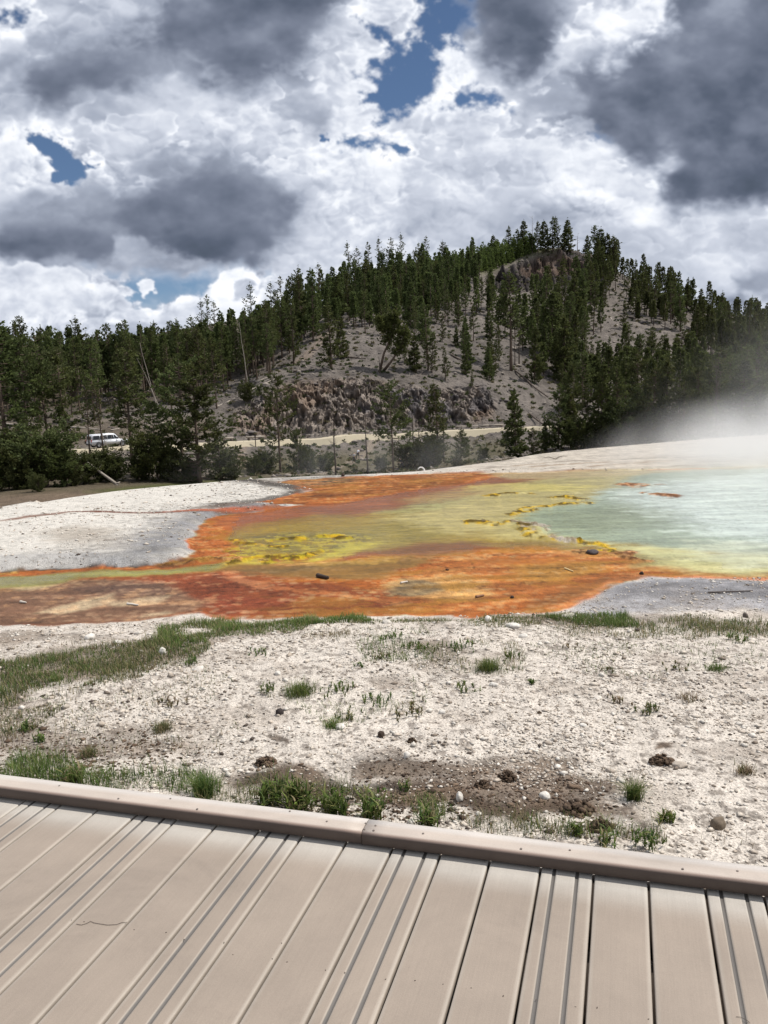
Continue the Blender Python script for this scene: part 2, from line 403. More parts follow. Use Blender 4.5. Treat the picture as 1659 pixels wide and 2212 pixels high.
def z_ground(X, Y):
    r = np.hypot(X, Y); az = np.degrees(np.arctan2(X, Y)); Re = edge_r(az)
    dr = np.maximum(r-Re, 0)
    zf = z_far(X, Y)
    zn = z_near(X, Y) if (r < 60).any() else np.zeros_like(X)
    zd = zn*sstep(6, 0, dr)-dr*.10-dr*dr*.022
    t = sstep(4, 26, dr)
    z = np.where(dr <= 0, zn, zd*(1-t)+zf*t)
    k = sstep(90, 160, r)
    rough = fbm(X*.06, Y*.06, 71, 4)*1.3+fbm(X*.35, Y*.35, 72, 4)*.30
    z = z+rough*t*(.25+.75*k)
    return z
# polar grid shared by the near and the far sheet
AZ = np.radians(np.r_[np.arange(-180, -40, 3.), np.arange(-40, -28, .5), np.arange(-28, 28, .068), np.arange(28, 40, .5), np.arange(40, 180, 3.)])
_yy = np.arange(2600, 832+34, -2.3)
_rn = EYE/((_yy-832.5)/PF); _rn = _rn[_rn < 12]
R_NEAR = np.r_[np.linspace(.25, _rn[0]*.97, 6), _rn, np.arange(_rn[-1]+.07, 38, .08)]
_rf = [R_NEAR[-1]]
while _rf[-1] < 112: _rf.append(_rf[-1]+2.0)
while _rf[-1] < 154: _rf.append(_rf[-1]+.6)
while _rf[-1] < 180: _rf.append(_rf[-1]+.18)
while _rf[-1] < 395: _rf.append(_rf[-1]+1.1)
while _rf[-1] < 3500: _rf.append(_rf[-1]*1.12)
R_FAR = np.array(_rf)
def grid(rr):
    A, Rr = np.meshgrid(AZ, rr); return np.sin(A)*Rr, np.cos(A)*Rr
def grid_faces(nr, na):
    i = np.arange(nr-1)[:, None]*na; j = np.arange(na)[None, :]; k = (j+1) % na
    return np.stack([i+j, i+k, i+na+k, i+na+j], -1).reshape(-1, 4)[:, ::-1]
XF, YF = grid(R_FAR); ZF = z_ground(XF, YF)

# ---- the rock cut above the road and the scarp under the summit: craggy relief
def pix_mask(X, Y, Z, P, soft):
    x, y, d = dir_pix(np.stack([X, Y, Z-EYE], -1)); m = poly_sd(x, y, P)
    return np.where(d > 0, sstep(-soft, soft, m), 0)
CLIFF = [(505,925),(510,890),(560,862),(610,832),(700,822),(800,822),(850,838),(950,842),(1050,838),(1066,872),(1060,905),(960,915),(860,925),(700,938),(560,945)]
SCARP = [(1062,612),(1080,590),(1110,572),(1160,556),(1210,541),(1275,546),(1282,600),(1240,612),(1160,622),(1080,638)]
MC = pix_mask(XF, YF, ZF, CLIFF, 16)*((R_FAR[:, None] > 140) & (R_FAR[:, None] < 190))
MS = pix_mask(XF, YF, ZF, SCARP, 6)*(R_FAR[:, None] > 320)*(R_FAR[:, None] < 376)
_a = AZ[None, :]*160
GRIT = fbm(XF*.9, YF*.9, 141, 3)*.22*(R_FAR[:, None] > 100)*(R_FAR[:, None] < 420)
def crag(u, v, s):
    u = u+fbm(u*.3, v*.3, s, 3)*1.5; v = v+fbm(u*.3+5, v*.3, s+1, 3)*1.5
    return cells(u*.40, v*.22, s+2)*1.2+cells(u*1.0, v*.6, s+3)*.75+cells(u*2.4, v*1.7, s+4)*.40+worley(u*.5, v*.3, s+5)*.3-1.4
_u = np.broadcast_to(AZ[None, :]*R_FAR[:, None], XF.shape)
ZF0 = ZF.copy()
_cr = crag(_u*1.3, ZF*1.5+R_FAR[:, None]*.5, 81)
ZF = ZF+MC*_cr*.8
_rim = crag(_u*.45, ZF*.35, 91)
ZF = ZF+MS*_rim*3.2
_push = 1-(MC*_cr*1.6+MS*_rim*3)/R_FAR[:, None]
ZF = ZF+GRIT
XF = XF*_push; YF = YF*_push
def terr_z(x, y):
    """height of the far terrain under a point (bilinear on the sheet)"""
    r = math.hypot(x, y); a = math.atan2(x, y)
    i = int(np.clip(np.searchsorted(R_FAR, r)-1, 0, len(R_FAR)-2)); j = int(np.clip(np.searchsorted(AZ, a)-1, 0, len(AZ)-2))
    u = (r-R_FAR[i])/(R_FAR[i+1]-R_FAR[i]); v = (a-AZ[j])/(AZ[j+1]-AZ[j])
    return float((ZF[i, j]*(1-v)+ZF[i, j+1]*v)*(1-u)+(ZF[i+1, j]*(1-v)+ZF[i+1, j+1]*v)*u)
def hit(x, y, rmin=60, rmax=420):
    """where the line of sight of a grid position first meets the far terrain"""
    d = pix_dir(x, y); h = math.hypot(d[0], d[1]); a = math.atan2(d[0], d[1])
    j = int(np.clip(np.searchsorted(AZ, a)-1, 0, len(AZ)-2)); v = (a-AZ[j])/(AZ[j+1]-AZ[j])
    prof = ZF[:, j]*(1-v)+ZF[:, j+1]*v; ray = EYE+d[2]/h*R_FAR
    ok = (R_FAR > rmin) & (R_FAR < rmax); s = ok & (prof >= ray)
    if not s.any():
        df = np.where(ok, ray-prof, 1e9); i = int(np.argmin(df)); r = R_FAR[i]
    else:
        i = int(np.argmax(s)); g0 = ray[i-1]-prof[i-1]; g1 = prof[i]-ray[i]
        r = R_FAR[i-1]+(R_FAR[i]-R_FAR[i-1])*max(g0, 0)/(max(g0, 0)+g1+1e-9)
    X, Y = math.sin(a)*r, math.cos(a)*r
    return X, Y, terr_z(X, Y), r
# ------------------------------------------------------------------ surface colours (belonging to the ground itself)
GAIN = .72
def S(r, g, b, k=GAIN):
    c = np.array([r, g, b])/255.; c = np.where(c < .04045, c/12.92, ((c+.055)/1.055)**2.4); return c*k
XN, YN = grid(R_NEAR); ZN = z_ground(XN, YN)
def paint_near(X, Y):
    r = np.hypot(X, Y)
    # warp in world metres
    wx = fbm(X*1.2, Y*1.2, 101, 5)*.16+fbm(X*4, Y*4, 102, 4)*.07; wy = fbm(X*1.2, Y*1.2, 103, 5)*.20+fbm(X*4, Y*4, 104, 4)*.09
    hx = fbm(X*7, Y*7, 105, 4); hy = fbm(X*2.2, Y*2.2, 106, 5); fl = fbm(X*1.6+wx*2, Y*7.0+wy*3, 107, 5); sp = fbm(X*22, Y*22, 108, 3)
    C = np.empty(X.shape+(3,)); C[:] = S(226, 220, 210)
    C *= (1+.10*hy+.10*hx)[..., None]
    wet = np.zeros(X.shape)
    Xw, Yw = X+wx*.55, Y+wy*.55
    def zone(P, col, soft=.12, k=1., warp=1., w=None, var=.14, sgn=1):
        nonlocal wet
        soft = soft*.72
        W = wpoly(P); pad = soft*3+1.0
        m = (X > W[:, 0].min()-pad) & (X < W[:, 0].max()+pad) & (Y > W[:, 1].min()-pad) & (Y < W[:, 1].max()+pad)
        if not m.any(): return
        d = poly_sd(X[m]+wx[m]*warp, Y[m]+wy[m]*warp, W)+hx[m]*soft*.5+fl[m]*soft*.8
        a = sstep(-soft, soft, d)*k
        c = np.asarray(col)*(1+var*(fl[m]+hx[m]))[..., None]
        C[m] = C[m]*(1-a[..., None])+c*a[..., None]
        if w is not None: wet[m] = wet[m]*(1-a)+w*a
    def line(P, col, width, k=1., warp=1., w=None):
        nonlocal wet
        W = wpoly(P); pad = width*3+1
        m = (X > W[:, 0].min()-pad) & (X < W[:, 0].max()+pad) & (Y > W[:, 1].min()-pad) & (Y < W[:, 1].max()+pad)
        q = line_d(X[m]+wx[m]*warp, Y[m]+wy[m]*warp, W)+fl[m]*width*.6
        a = (1-sstep(width*.3, width*1.4, q))*k
        C[m] = C[m]*(1-a[..., None])+np.asarray(col)*a[..., None]
        if w is not None: wet[m] = np.maximum(wet[m], a*w)
    # --- white terrace: grey wash towards the spring, tan scuffs
    zone([(150,1232),(300,1180),(380,1120),(480,1098),(640,1085),(560,1110),(440,1130),(425,1150),(410,1200),(330,1226)], S(122,122,126), .60, .85, var=.55)
    zone([(0,1236),(0,1215),(150,1205),(300,1210),(360,1222),(200,1232)], S(178,176,174), .25, .6)
    zone([(70,1165),(150,1150),(260,1158),(250,1185),(130,1185)], S(176,160,140), .35, .45)
    zone([(100,1172),(220,1160),(300,1170),(260,1200),(150,1200)], S(160,150,138), .30, .35)
    zone([(700,1045),(760,1031),(900,1021),(1100,998),(1300,978),(1659,950),(2500,926),(2500,971),(1500,990),(1300,998),(1100,1014),(900,1026),(760,1034)], S(206,196,182), .6, .9)
    for k in range(9):
        x0 = 1050+k*75; yb = 1006-(x0-1050)*.085
        line([(x0,yb),(x0+60,yb-7),(x0+150,yb-12)], S(168,140,110), .12, .45)
    # dark margins where spring water seeps over the terrace
    DK = S(78,72,66)
    zone([(490,1042),(545,1036),(600,1042),(664,1050),(650,1066),(610,1060),(560,1050)], DK, .30, .95)
    zone([(430,1100),(500,1088),(570,1078),(625,1062),(655,1060),(640,1072),(600,1084),(540,1092),(470,1104)], DK, .20, .85)
    zone([(380,1112),(470,1100),(560,1090),(620,1088),(560,1098),(450,1108)], S(120,104,92), .14, .8)
    line([(640,1036),(700,1034),(760,1031)], S(110,104,98), .5, .6)
    line([(-60,1146),(0,1138),(60,1129),(150,1120),(200,1118),(260,1120),(350,1119),(430,1113),(520,1106),(600,1098),(660,1094)], S(128,84,62), .10, .85, warp=.6)
    line([(170,1119),(260,1120),(350,1118)], S(116,70,52), .09, .9, warp=.6)
    line([(350,1118),(430,1112),(500,1106),(590,1100),(620,1104),(560,1110),(480,1116)], S(190,104,70), .07, .8, warp=.6)
    line([(372,1219),(340,1222),(260,1225),(120,1229),(0,1236)], S(70,52,42), .055, .9, warp=.7)
    # --- microbial mats
    OR = S(190,104,52)
    zone([tuple(p) for p in [(-200,1242),(0,1234),(80,1230),(180,1227),(300,1224),(370,1216),(400,1206),(418,1190),(408,1160),(423,1145),(435,1125),(480,1112),(560,1105),(660,1092),(590,1090),(560,1086),(640,1068),(690,1058),(640,1050),(600,1041),(640,1036),(760,1031),(900,1024),(1060,1021),(1240,1018),(1500,1012),(2500,988),(2600,1256),(1659,1248),(1500,1244),(1390,1249),(1330,1266),(1270,1290),(1238,1312),(1200,1322),(1000,1330),(800,1333),(640,1334),(510,1340),(420,1330),(300,1342),(150,1350),(0,1350),(-200,1356)]], OR, .05, 1, w=.35)
    inside = sstep(-.02, .02, poly_sd(Xw, Yw, COMPLEX))
    zone([(640,1052),(760,1034),(900,1026),(1060,1017),(980,1050),(850,1066),(700,1078),(620,1084),(660,1066)], S(156,88,36), .3, .95, w=.4)
    zone([(540,1038),(600,1040),(680,1035),(760,1034),(720,1046),(640,1050)], S(96,76,60), .3, .7, w=.4)
    zone([(690,1034),(740,1032),(790,1032),(760,1044),(700,1043)], S(84,70,58), .25, .8, w=.4)
    # flecks of pale crust over the far orange mat
    m = sstep(.10, .32, fl+hx*.5)*inside
    zone([(1300,1010),(1500,995),(2500,961),(2500,986),(1600,1010),(1400,1018)], S(206,196,172), .8, .8, w=.4)
    AM = S(150,82,16)
    zone([(476,1154),(455,1128),(500,1110),(640,1096),(800,1076),(930,1052),(1010,1042),(1080,1027),(1250,1008),(1500,992),(2500,956),(2500,1244),(1400,1215),(1250,1186),(1100,1180),(950,1198),(820,1210),(700,1216),(560,1217),(480,1222),(430,1230),(250,1246),(0,1264),(-200,1270),(-200,1245),(0,1240),(300,1230),(420,1222),(500,1210),(525,1190)], AM, .16, 1, w=1)
    zone([(480,1152),(520,1134),(600,1122),(680,1112),(760,1108),(740,1128),(640,1140),(560,1146),(500,1158)], S(150,118,14), .25, .95, w=1)
    zone([(480,1160),(560,1142),(660,1128),(800,1110),(930,1092),(1050,1066),(1130,1046),(1250,1022),(1500,1004),(2500,968),(2500,1239),(1450,1217),(1280,1188),(1120,1174),(950,1178),(800,1190),(640,1206),(520,1212),(530,1190)], S(158,132,34), .26, 1, w=1)
    zone([(700,1175),(760,1165),(900,1150),(1000,1168),(900,1185),(780,1200)], S(140,116,58), .4, .7, w=1)
    zone([(700,1150),(800,1130),(960,1105),(1060,1090),(1000,1160),(880,1180),(740,1190)], S(150,138,62), .5, .7, w=1)
    zone([(840,1118),(920,1097),(960,1077),(1060,1060),(1150,1037),(1280,1017),(1600,1000),(2500,971),(2500,1236),(1480,1207),(1300,1182),(1130,1166),(1040,1158),(960,1150),(880,1136)], S(190,178,120), .50, 1, w=1)
    zone([(1000,1050),(1120,1042),(1270,1050),(1240,1062),(1100,1062),(1010,1064)], S(216,202,116), .4, .8, w=1)
    zone([(870,1080),(960,1062),(1100,1048),(1120,1056),(980,1078),(900,1092)], S(178,158,104), .35, .6, w=1)
    zone([(900,1115),(1000,1095),(1100,1085),(1150,1090),(1060,1112),(960,1122)], S(196,184,130), .35, .6, w=1)
    zone([(780,1108),(900,1088),(1000,1080),(940,1100),(850,1112)], S(160,168,120), .35, .5, w=1)
    for P in ([(470,1220),(520,1214),(640,1212),(700,1200),(740,1180),(800,1172),(820,1180),(760,1200),(680,1218),(560,1226),(440,1236)],):
        zone(P, S(196,184,70), .20, .9, w=1)
    zone([(560,1176),(640,1172),(700,1180),(740,1172),(780,1178),(700,1192),(620,1192)], S(120,116,60), .14, .6, w=1)
    zone([(520,1160),(600,1152),(760,1150),(800,1158),(700,1166),(580,1168)], S(112,104,56), .20, .7, w=1)
    zone([(1040,1022),(1240,1017),(1500,1010),(2500,986),(2500,998),(1500,1022),(1250,1032),(1100,1034)], S(196,176,130), .3, .8, w=1)
    # open turquoise water
    zone([(1118,1130),(1135,1112),(1165,1100),(1200,1093),(1268,1087),(1296,1066),(1345,1038),(1400,1023),(1520,1016),(2500,990),(2500,1209),(1600,1196),(1420,1184),(1320,1174),(1255,1168),(1200,1156),(1150,1140)], S(160,174,152), .26, 1, warp=.35, w=1)
    zone([(1190,1112),(1280,1095),(1400,1085),(1500,1100),(1420,1140),(1300,1150),(1220,1140)], S(140,150,122), .5, .6, w=1)
    zone([(1330,1062),(1450,1040),(1700,1018),(2500,991),(2500,1184),(1620,1170),(1500,1150),(1430,1105),(1340,1085)], S(206,218,210), .8, .9, w=1)  # far water paled: steam veil and sky reflection put into its colour
    zone([(1280,1176),(1400,1186),(1550,1196),(2500,1214),(2500,1254),(1659,1246),(1500,1240),(1400,1226),(1320,1205)], S(206,204,150), .30, .9, w=.9)
    zone([(1480,1172),(1600,1176),(2500,1194),(2500,1239),(1600,1225),(1500,1200)], S(208,212,184), .4, .6, w=1)
    # ochre shoals between the spring and the near mat
    zone([(838,1196),(900,1178),(1000,1172),(1070,1180),(1010,1194),(920,1204),(860,1206)], S(128,84,38), .20, .9, w=1)
    zone([(1000,1176),(1100,1170),(1180,1168),(1240,1176),(1180,1188),(1080,1186)], S(140,112,52), .16, .9, w=1)
    zone([(1040,1190),(1100,1180),(1200,1176),(1300,1190),(1240,1200),(1100,1198)], S(168,112,24), .14, .9, w=.9)
    zone([(1180,1176),(1300,1182),(1400,1200),(1440,1222),(1380,1230),(1290,1212),(1220,1196)], S(148,130,72), .2, .85, w=.9)
    zone([(480,1226),(640,1216),(780,1212),(920,1200),(1000,1196),(900,1225),(820,1250),(720,1258),(640,1254),(540,1243),(430,1237)], S(140,104,52), .20, 1, w=.8)
    zone([(440,1240),(560,1234),(700,1222),(820,1214),(800,1222),(640,1240),(520,1248)], S(120,96,58), .16, .7, w=.8)
    zone([(560,1222),(650,1214),(740,1206),(720,1214),(620,1226)], S(214,150,96), .10, .7, w=.5)
    zone([(600,1222),(740,1212),(860,1206),(840,1216),(700,1230)], S(206,160,84), .08, .5, w=.5)
    # near orange mat
    zone([(740,1300),(860,1256),(1000,1212),(1060,1197),(1180,1188),(1330,1196),(1380,1216),(1290,1252),(1100,1302),(900,1326),(760,1316)], S(204,120,70), .22, 1, w=.3)
    zone([(1030,1210),(1100,1204),(1170,1204),(1240,1216),(1200,1226),(1100,1222)], S(168,98,22), .12, .9, w=.9)
    zone([(1110,1222),(1240,1214),(1330,1218),(1290,1240),(1180,1262),(1120,1258)], S(184,134,66), .20, .8, w=.5)
    zone([(1120,1300),(1200,1275),(1290,1250),(1340,1246),(1290,1272),(1200,1310),(1140,1318)], S(146,96,50), .12, .8, w=.7)
    zone([(820,1268),(880,1252),(960,1240),(1010,1246),(1060,1262),(1040,1288),(960,1292),(880,1290)], S(240,176,124), .16, .9, w=.1)
    zone([(880,1246),(940,1232),(1020,1228),(1040,1238),(960,1246)], S(222,140,88), .1, .7, w=.1)
    zone([(806,1278),(840,1262),(872,1254),(925,1254),(968,1264),(950,1276),(880,1286),(830,1285)], S(128,110,98), .12, .9, w=.3)
    for P in ([(960,1204),(1030,1200),(1100,1196),(1050,1208),(980,1212)], [(1110,1192),(1200,1190),(1300,1188),(1360,1196),(1250,1200)]):
        zone(P, S(228,156,106), .08, .7, w=.1)
    zone([(235,1250),(380,1238),(470,1240),(600,1258),(700,1264),(820,1280),(900,1308),(800,1331),(640,1335),(510,1340),(430,1328),(370,1300),(300,1262)], S(158,82,50), .16, 1, w=.35)
    zone([(420,1290),(560,1288),(700,1292),(820,1300),(780,1318),(600,1326),(470,1322)], S(158,78,52), .2, .6, w=.4)
    zone([(-200,1290),(-200,1270),(0,1266),(150,1252),(280,1250),(360,1262),(400,1285),(430,1312),(420,1328),(300,1342),(150,1350),(-200,1356)], S(140,104,82), .16, 1, w=.45)
    zone([(150,1262),(260,1254),(340,1264),(380,1290),(330,1296),(240,1284),(180,1276)], S(112,86,76), .18, .7, w=.5)
    for P in ([(100,1318),(140,1304),(190,1290),(250,1284),(240,1300),(180,1318),(130,1328)], [(210,1304),(290,1296),(350,1292),(340,1300),(250,1312)], [(0,1270),(60,1262),(110,1262),(60,1272)], [(300,1330),(360,1318),(380,1328)]):
        zone(P, S(214,190,154), .10, .85, w=.2)
    line([(470,1242),(520,1250),(570,1268),(640,1282),(760,1290),(860,1300)], S(218,132,86), .07, .7, w=.2)
    line([(500,1250),(540,1258),(580,1270)], S(226,150,104), .10, .6, w=.2)
    # tongue of orange crust on the left
    zone([(414,1160),(430,1138),(462,1126),(486,1150),(500,1172),(524,1188),(505,1204),(440,1214),(412,1202),(424,1180)], S(202,110,62), .10, 1, w=.2)
    zone([(486,1150),(462,1126),(478,1116),(520,1112),(500,1130)], S(176,96,40), .10, .8, w=.8)
    zone([(330,1222),(372,1212),(412,1202),(440,1214),(400,1222),(350,1226)], S(136,88,60), .06, .9, w=.2)
    # run-off channel
    zone([(-200,1272),(-200,1248),(0,1243),(180,1234),(300,1230),(400,1224),(470,1222),(440,1236),(300,1244),(180,1252),(90,1262),(0,1270)], S(134,132,72), .10, .95, w=1)
    zone([(150,1243),(250,1234),(400,1228),(450,1228),(380,1238),(240,1247)], S(158,156,84), .10, .7, w=1)
    line([(-60,1240),(0,1238),(60,1232)], S(226,170,96), .04, .7)
    # fine colour flow lines in the shallows
    fr = sstep(.05, .4, fl)*inside*(wet > .2)*(r < 17)
    C = C*(1-.18*fr[..., None])+C*np.array([1.25, 1.2, 1.1])*.18*fr[..., None]
    fleck = sstep(.34, .55, hx+fl*.6)*inside*((wet < .6))
    C = C*(1-.30*fleck[..., None])+np.asarray(S(238,186,134))*.30*fleck[..., None]
    fleck2 = sstep(.36, .52, fbm(X*5+3, Y*5, 109, 4))*inside*((wet < .6))
    C = C*(1-.22*fleck2[..., None])+np.asarray(S(112,70,50))*.22*fleck2[..., None]
    far_fl = sstep(.18, .42, fl+hx*.6)*inside*(r > 14)*(X < 3)*(wet < .6)
    C = C*(1-.5*far_fl[..., None])+np.asarray(S(222,138,84))*.5*far_fl[..., None]
    # ledges are crusted yellow, their crests pale
    wg = wet.copy()
    for i, (P, w, h) in enumerate(LEDW):
        mm = (X > P[:, 0].min()-1) & (X < P[:, 0].max()+1) & (Y > P[:, 1].min()-1) & (Y < P[:, 1].max()+1)
        if not mm.any(): continue
        x, y = X[mm], Y[mm]; q = line_d(x+fbm(x*3, y*3, 61, 4)*.16, y+fbm(x*3, y*3, 62, 4)*.22, P)+.06*fbm(x*9, y*9, 112, 3)
        a = ((1-sstep(w*.7, w*1.5, q))*sstep(-.35, .0, fbm(x*4, y*4, 113, 3)+.1))[..., None]; nn = sstep(-.15, .25, fbm(x*12, y*12, 111, 4))[..., None]
        if i in (5, 6, 7): c = np.asarray(S(196,188,182))*nn+np.asarray(S(150,136,120))*(1-nn)
        elif i in (12, 14, 15, 16, 17, 13): c = np.asarray(S(206,150,106))*nn+np.asarray(S(120,78,50))*(1-nn)
        else: c = np.asarray(S(214,176,40))*nn+np.asarray(S(96,78,18))*(1-nn)
        C[mm] = C[mm]*(1-a)+c*a; wg[mm] = wg[mm]*(1-a[..., 0])
    # grey gravel right of the mat, orange seam above it
    zone([(1232,1345),(1262,1300),(1300,1276),(1340,1262),(1400,1252),(1500,1250),(1659,1252),(2700,1264),(2700,1341),(1659,1332),(1400,1336)], S(168,168,172), .10, .95, w=0)
    zone([(1480,1250),(1659,1254),(2700,1266),(2700,1270),(1659,1262),(1560,1258)], S(86,80,78), .07, .8, w=0)
    zone([(1232,1340),(1262,1298),(1300,1274),(1330,1262),(1320,1272),(1284,1300),(1262,1332)], S(108,98,92), .07, .6, w=0)
    line([(1190,1322),(1236,1306),(1290,1274),(1340,1252),(1400,1246),(1500,1246),(1659,1250),(2600,1260)], S(214,134,88), .07, .9, warp=.5, w=.2)
    # crust texture of the mats: streaks along the flow, pale blisters, dark pits
    rl = sstep(.80, .96, 1-np.abs(fbm(X*1.7+wx*2, Y*7+wy*3, 126, 4))*2.2); rd = sstep(.82, .97, 1-np.abs(fbm(X*2.3+wx*2+7, Y*9+wy*3, 127, 4))*2.2)
    ml = sstep(-.5, -1.6, X)*sstep(9.9, 8.9, r)
    st = fbm(X*1.2+wx*1.2, Y*6.5+wy*1.8, 115, 5); bl = worley(X*9+wx*4, Y*9+wy*4, 116); sc3 = fbm(X*26, Y*26, 117, 3)
    dry = inside*np.clip(1.3-wet*1.3, 0, 1)
    C *= (1+dry*(.60*st+.36*sc3+.16*hx+.22*rl-.34*rd)+inside*(1-dry)*(.26*st+.08*sc3+.10*rl-.16*rd))[..., None]
    ys = sstep(.05, .35, fbm(X*1.3+wx*3+4, Y*5.0+wy*5, 119, 5))*dry*(1-ml)
    C = C*(1-.45*ys[..., None])+np.asarray(S(208,146,62))*.45*ys[..., None]
    pb = sstep(.80, .97, bl)*sstep(-.02, .22, st+.5*hy)*dry
    C = C*(1-.38*pb[..., None])+np.asarray(S(236,196,158))*.38*pb[..., None]
    dp = sstep(.22, .42, sc3-.3*st)*dry
    C = C*(1-.25*dp[..., None])+np.asarray(S(96,62,46))*.25*dp[..., None]
    C = C*(1-(inside*(.06+.20*dry))[..., None])*(1-inside[..., None]*np.array([.0, -.08, .20])*(dry*(1-ml))[..., None])*(1+(inside*(1-dry)*sstep(4.5, .5, X))[..., None]*np.array([.05, .0, -.20]))
    gm = poly_sd(X+wx, Y+wy, wpoly([(180,1240),(330,1150),(420,1110),(640,1080),(680,1040),(520,1036),(430,1096),(300,1106),(240,1180),(60,1225)])); gv = sstep(-.6, .6, gm)*(1-inside)*sstep(.72, .95, 1-np.abs(fbm(X*2.6+wx*3, Y*8+wy*3, 128, 4))*2.2)
    C = C*(1-.55*gv[..., None])+np.asarray(S(84,78,74))*.55*gv[..., None]
    gold = sstep(-.1, .2, poly_sd(X+wx, Y+wy, wpoly([(470,1212),(520,1168),(600,1150),(760,1150),(820,1160),(760,1195),(680,1216),(560,1224)])))*inside; gq = sstep(.0, .25, fbm(X*9, Y*14, 129, 4)); gd = sstep(.05, .3, fbm(X*8+5, Y*13, 130, 4))
    C = C*(1-(.45*gold*gd)[..., None])+np.asarray(S(92,84,34))*(.45*gold*gd)[..., None]; C = C*(1-(.55*gold*gq)[..., None])+np.asarray(S(206,186,44))*(.55*gold*gq)[..., None]
    tk = sstep(.12, .5, fbm(X*7, Y*16, 118, 4))*(1-inside)*sstep(7, 9, r); C = C*(1-.20*tk[..., None])
    zone([(960,1000),(1000,1013),(1060,1021),(1240,1017),(1500,1011),(2500,987),(2560,880),(1659,915),(1400,935),(1200,955)], S(198,188,174), .30, .97, w=0, var=.35)
    for k in range(16):
        x0 = 1050+k*45+(k*37 % 23); yb = 1014-(k*29 % 11)*(.6+.22*k); line([(x0,yb),(x0+30,yb-3),(x0+70+k,yb-5)], S(150,126,100) if k % 3 else S(110,96,84), .10, .6)
    line([(1400,1016),(1460,1014),(1520,1012)], S(206,140,100), .12, .8)
    # --- foreground: pale sinter gravel, stained by soil and old plants
    fg = (r < 7.9)
    o = sstep(.03, -.10, poly_sd(Xw, Yw, COMPLEX))*sstep(8.4, 7.2, r)
    tone = np.asarray(S(230,219,206))*(1+.10*hy+.07*hx)[..., None]
    C = C*(1-.85*o[..., None])+tone*.85*o[..., None]
    SOIL = S(128,108,90)
    for P, s, k in [([(-200,1480),(0,1455),(120,1420),(260,1395),(380,1390),(440,1415),(400,1445),(260,1475),(100,1500),(-200,1520)], .22, .75),
                    ([(-200,1370),(0,1372),(140,1375),(280,1390),(160,1400),(-200,1400)], .15, .6),
                    ([(-200,1590),(60,1560),(180,1590),(300,1600),(390,1610),(400,1650),(260,1660),(80,1660),(-200,1650)], .16, .6),
                    ([(0,1500),(80,1490),(100,1560),(0,1570)], .15, .5),
                    ([(300,1395),(420,1370),(560,1360),(640,1372),(520,1400),(420,1420)], .12, .5),
                    ([(430,1745),(560,1700),(700,1716),(840,1730),(960,1752),(1180,1780),(1440,1830),(1440,1850),(900,1800)], .06, .85),
                    ([(780,1690),(860,1658),(960,1668),(1040,1680),(1120,1690),(1040,1720),(900,1730),(800,1720)], .09, .85),
                    ([(820,1740),(900,1725),(1060,1715),(1180,1700),(1330,1715),(1400,1750),(1380,1800),(1300,1835),(1100,1810),(900,1790)], .08, .85),
                    ([(440,1720),(600,1700),(820,1740),(900,1790),(600,1780)], .10, .6),
                    ([(1200,1335),(1400,1335),(1659,1352),(1659,1372),(1500,1366),(1300,1368),(1100,1350)], .15, .55),
                    ([(880,1420),(960,1412),(1060,1440),(960,1470),(900,1450)], .12, .6),
                    ([(780,1490),(860,1486),(900,1500),(820,1512)], .08, .5),
                    ([(540,1640),(590,1630),(600,1660),(550,1665)], .03, .8), ([(1405,1632),(1455,1640),(1450,1660),(1410,1655)], .03, .9),
                    ([(1050,1330),(1240,1328),(1300,1345),(1150,1350)], .1, .5),
                    ([(1420,1645),(1659,1655),(1659,1690),(1500,1680)], .1, .35)]:
        zone(P, SOIL*(.72 if k == .85 else .75), s, k, var=.7, w=0, warp=1.3)
    zone([(1236,1345),(1262,1302),(1300,1278),(1340,1264),(1400,1254),(1500,1252),(1659,1254),(2700,1266),(2700,1338),(1659,1328),(1400,1330)], S(166,165,168), .16, .85, w=0, var=.4)
    zone([(1300,1280),(1400,1262),(1560,1258),(2700,1270),(2700,1296),(1500,1300),(1340,1300)], S(120,118,120), .25, .55, w=0, var=.6)
    dd = sstep(.10, .40, fbm(X*2.6+9, Y*2.6, 113, 5)+.25*hx)*o
    C = C*(1-.32*dd[..., None])+np.asarray(S(150,134,118))*.32*dd[..., None]
    grit = sstep(.10, .45, fbm(X*26, Y*26, 114, 4))*o*sstep(9, 6, r)
    C = C*(1-.62*grit[..., None])+np.asarray(S(120,104,92))*.40*grit[..., None]
    # beyond the terrace edge: olive, tan earth
    dr = r-edge_r(np.degrees(np.arctan2(X, Y)))
    t = sstep(.5, 4, dr)
    C = C*(1-t[..., None])+np.asarray(S(120,104,84))*t[..., None]
    o2 = 1-sstep(-.02, .02, poly_sd(Xw, Yw, COMPLEX)); return np.clip(C, .005, .9), np.clip(wet*(1-t), 0, 1), np.clip(np.minimum(wg, wet)*(1-t), 0, 1)
CN, WN, WG = paint_near(XN, YN)

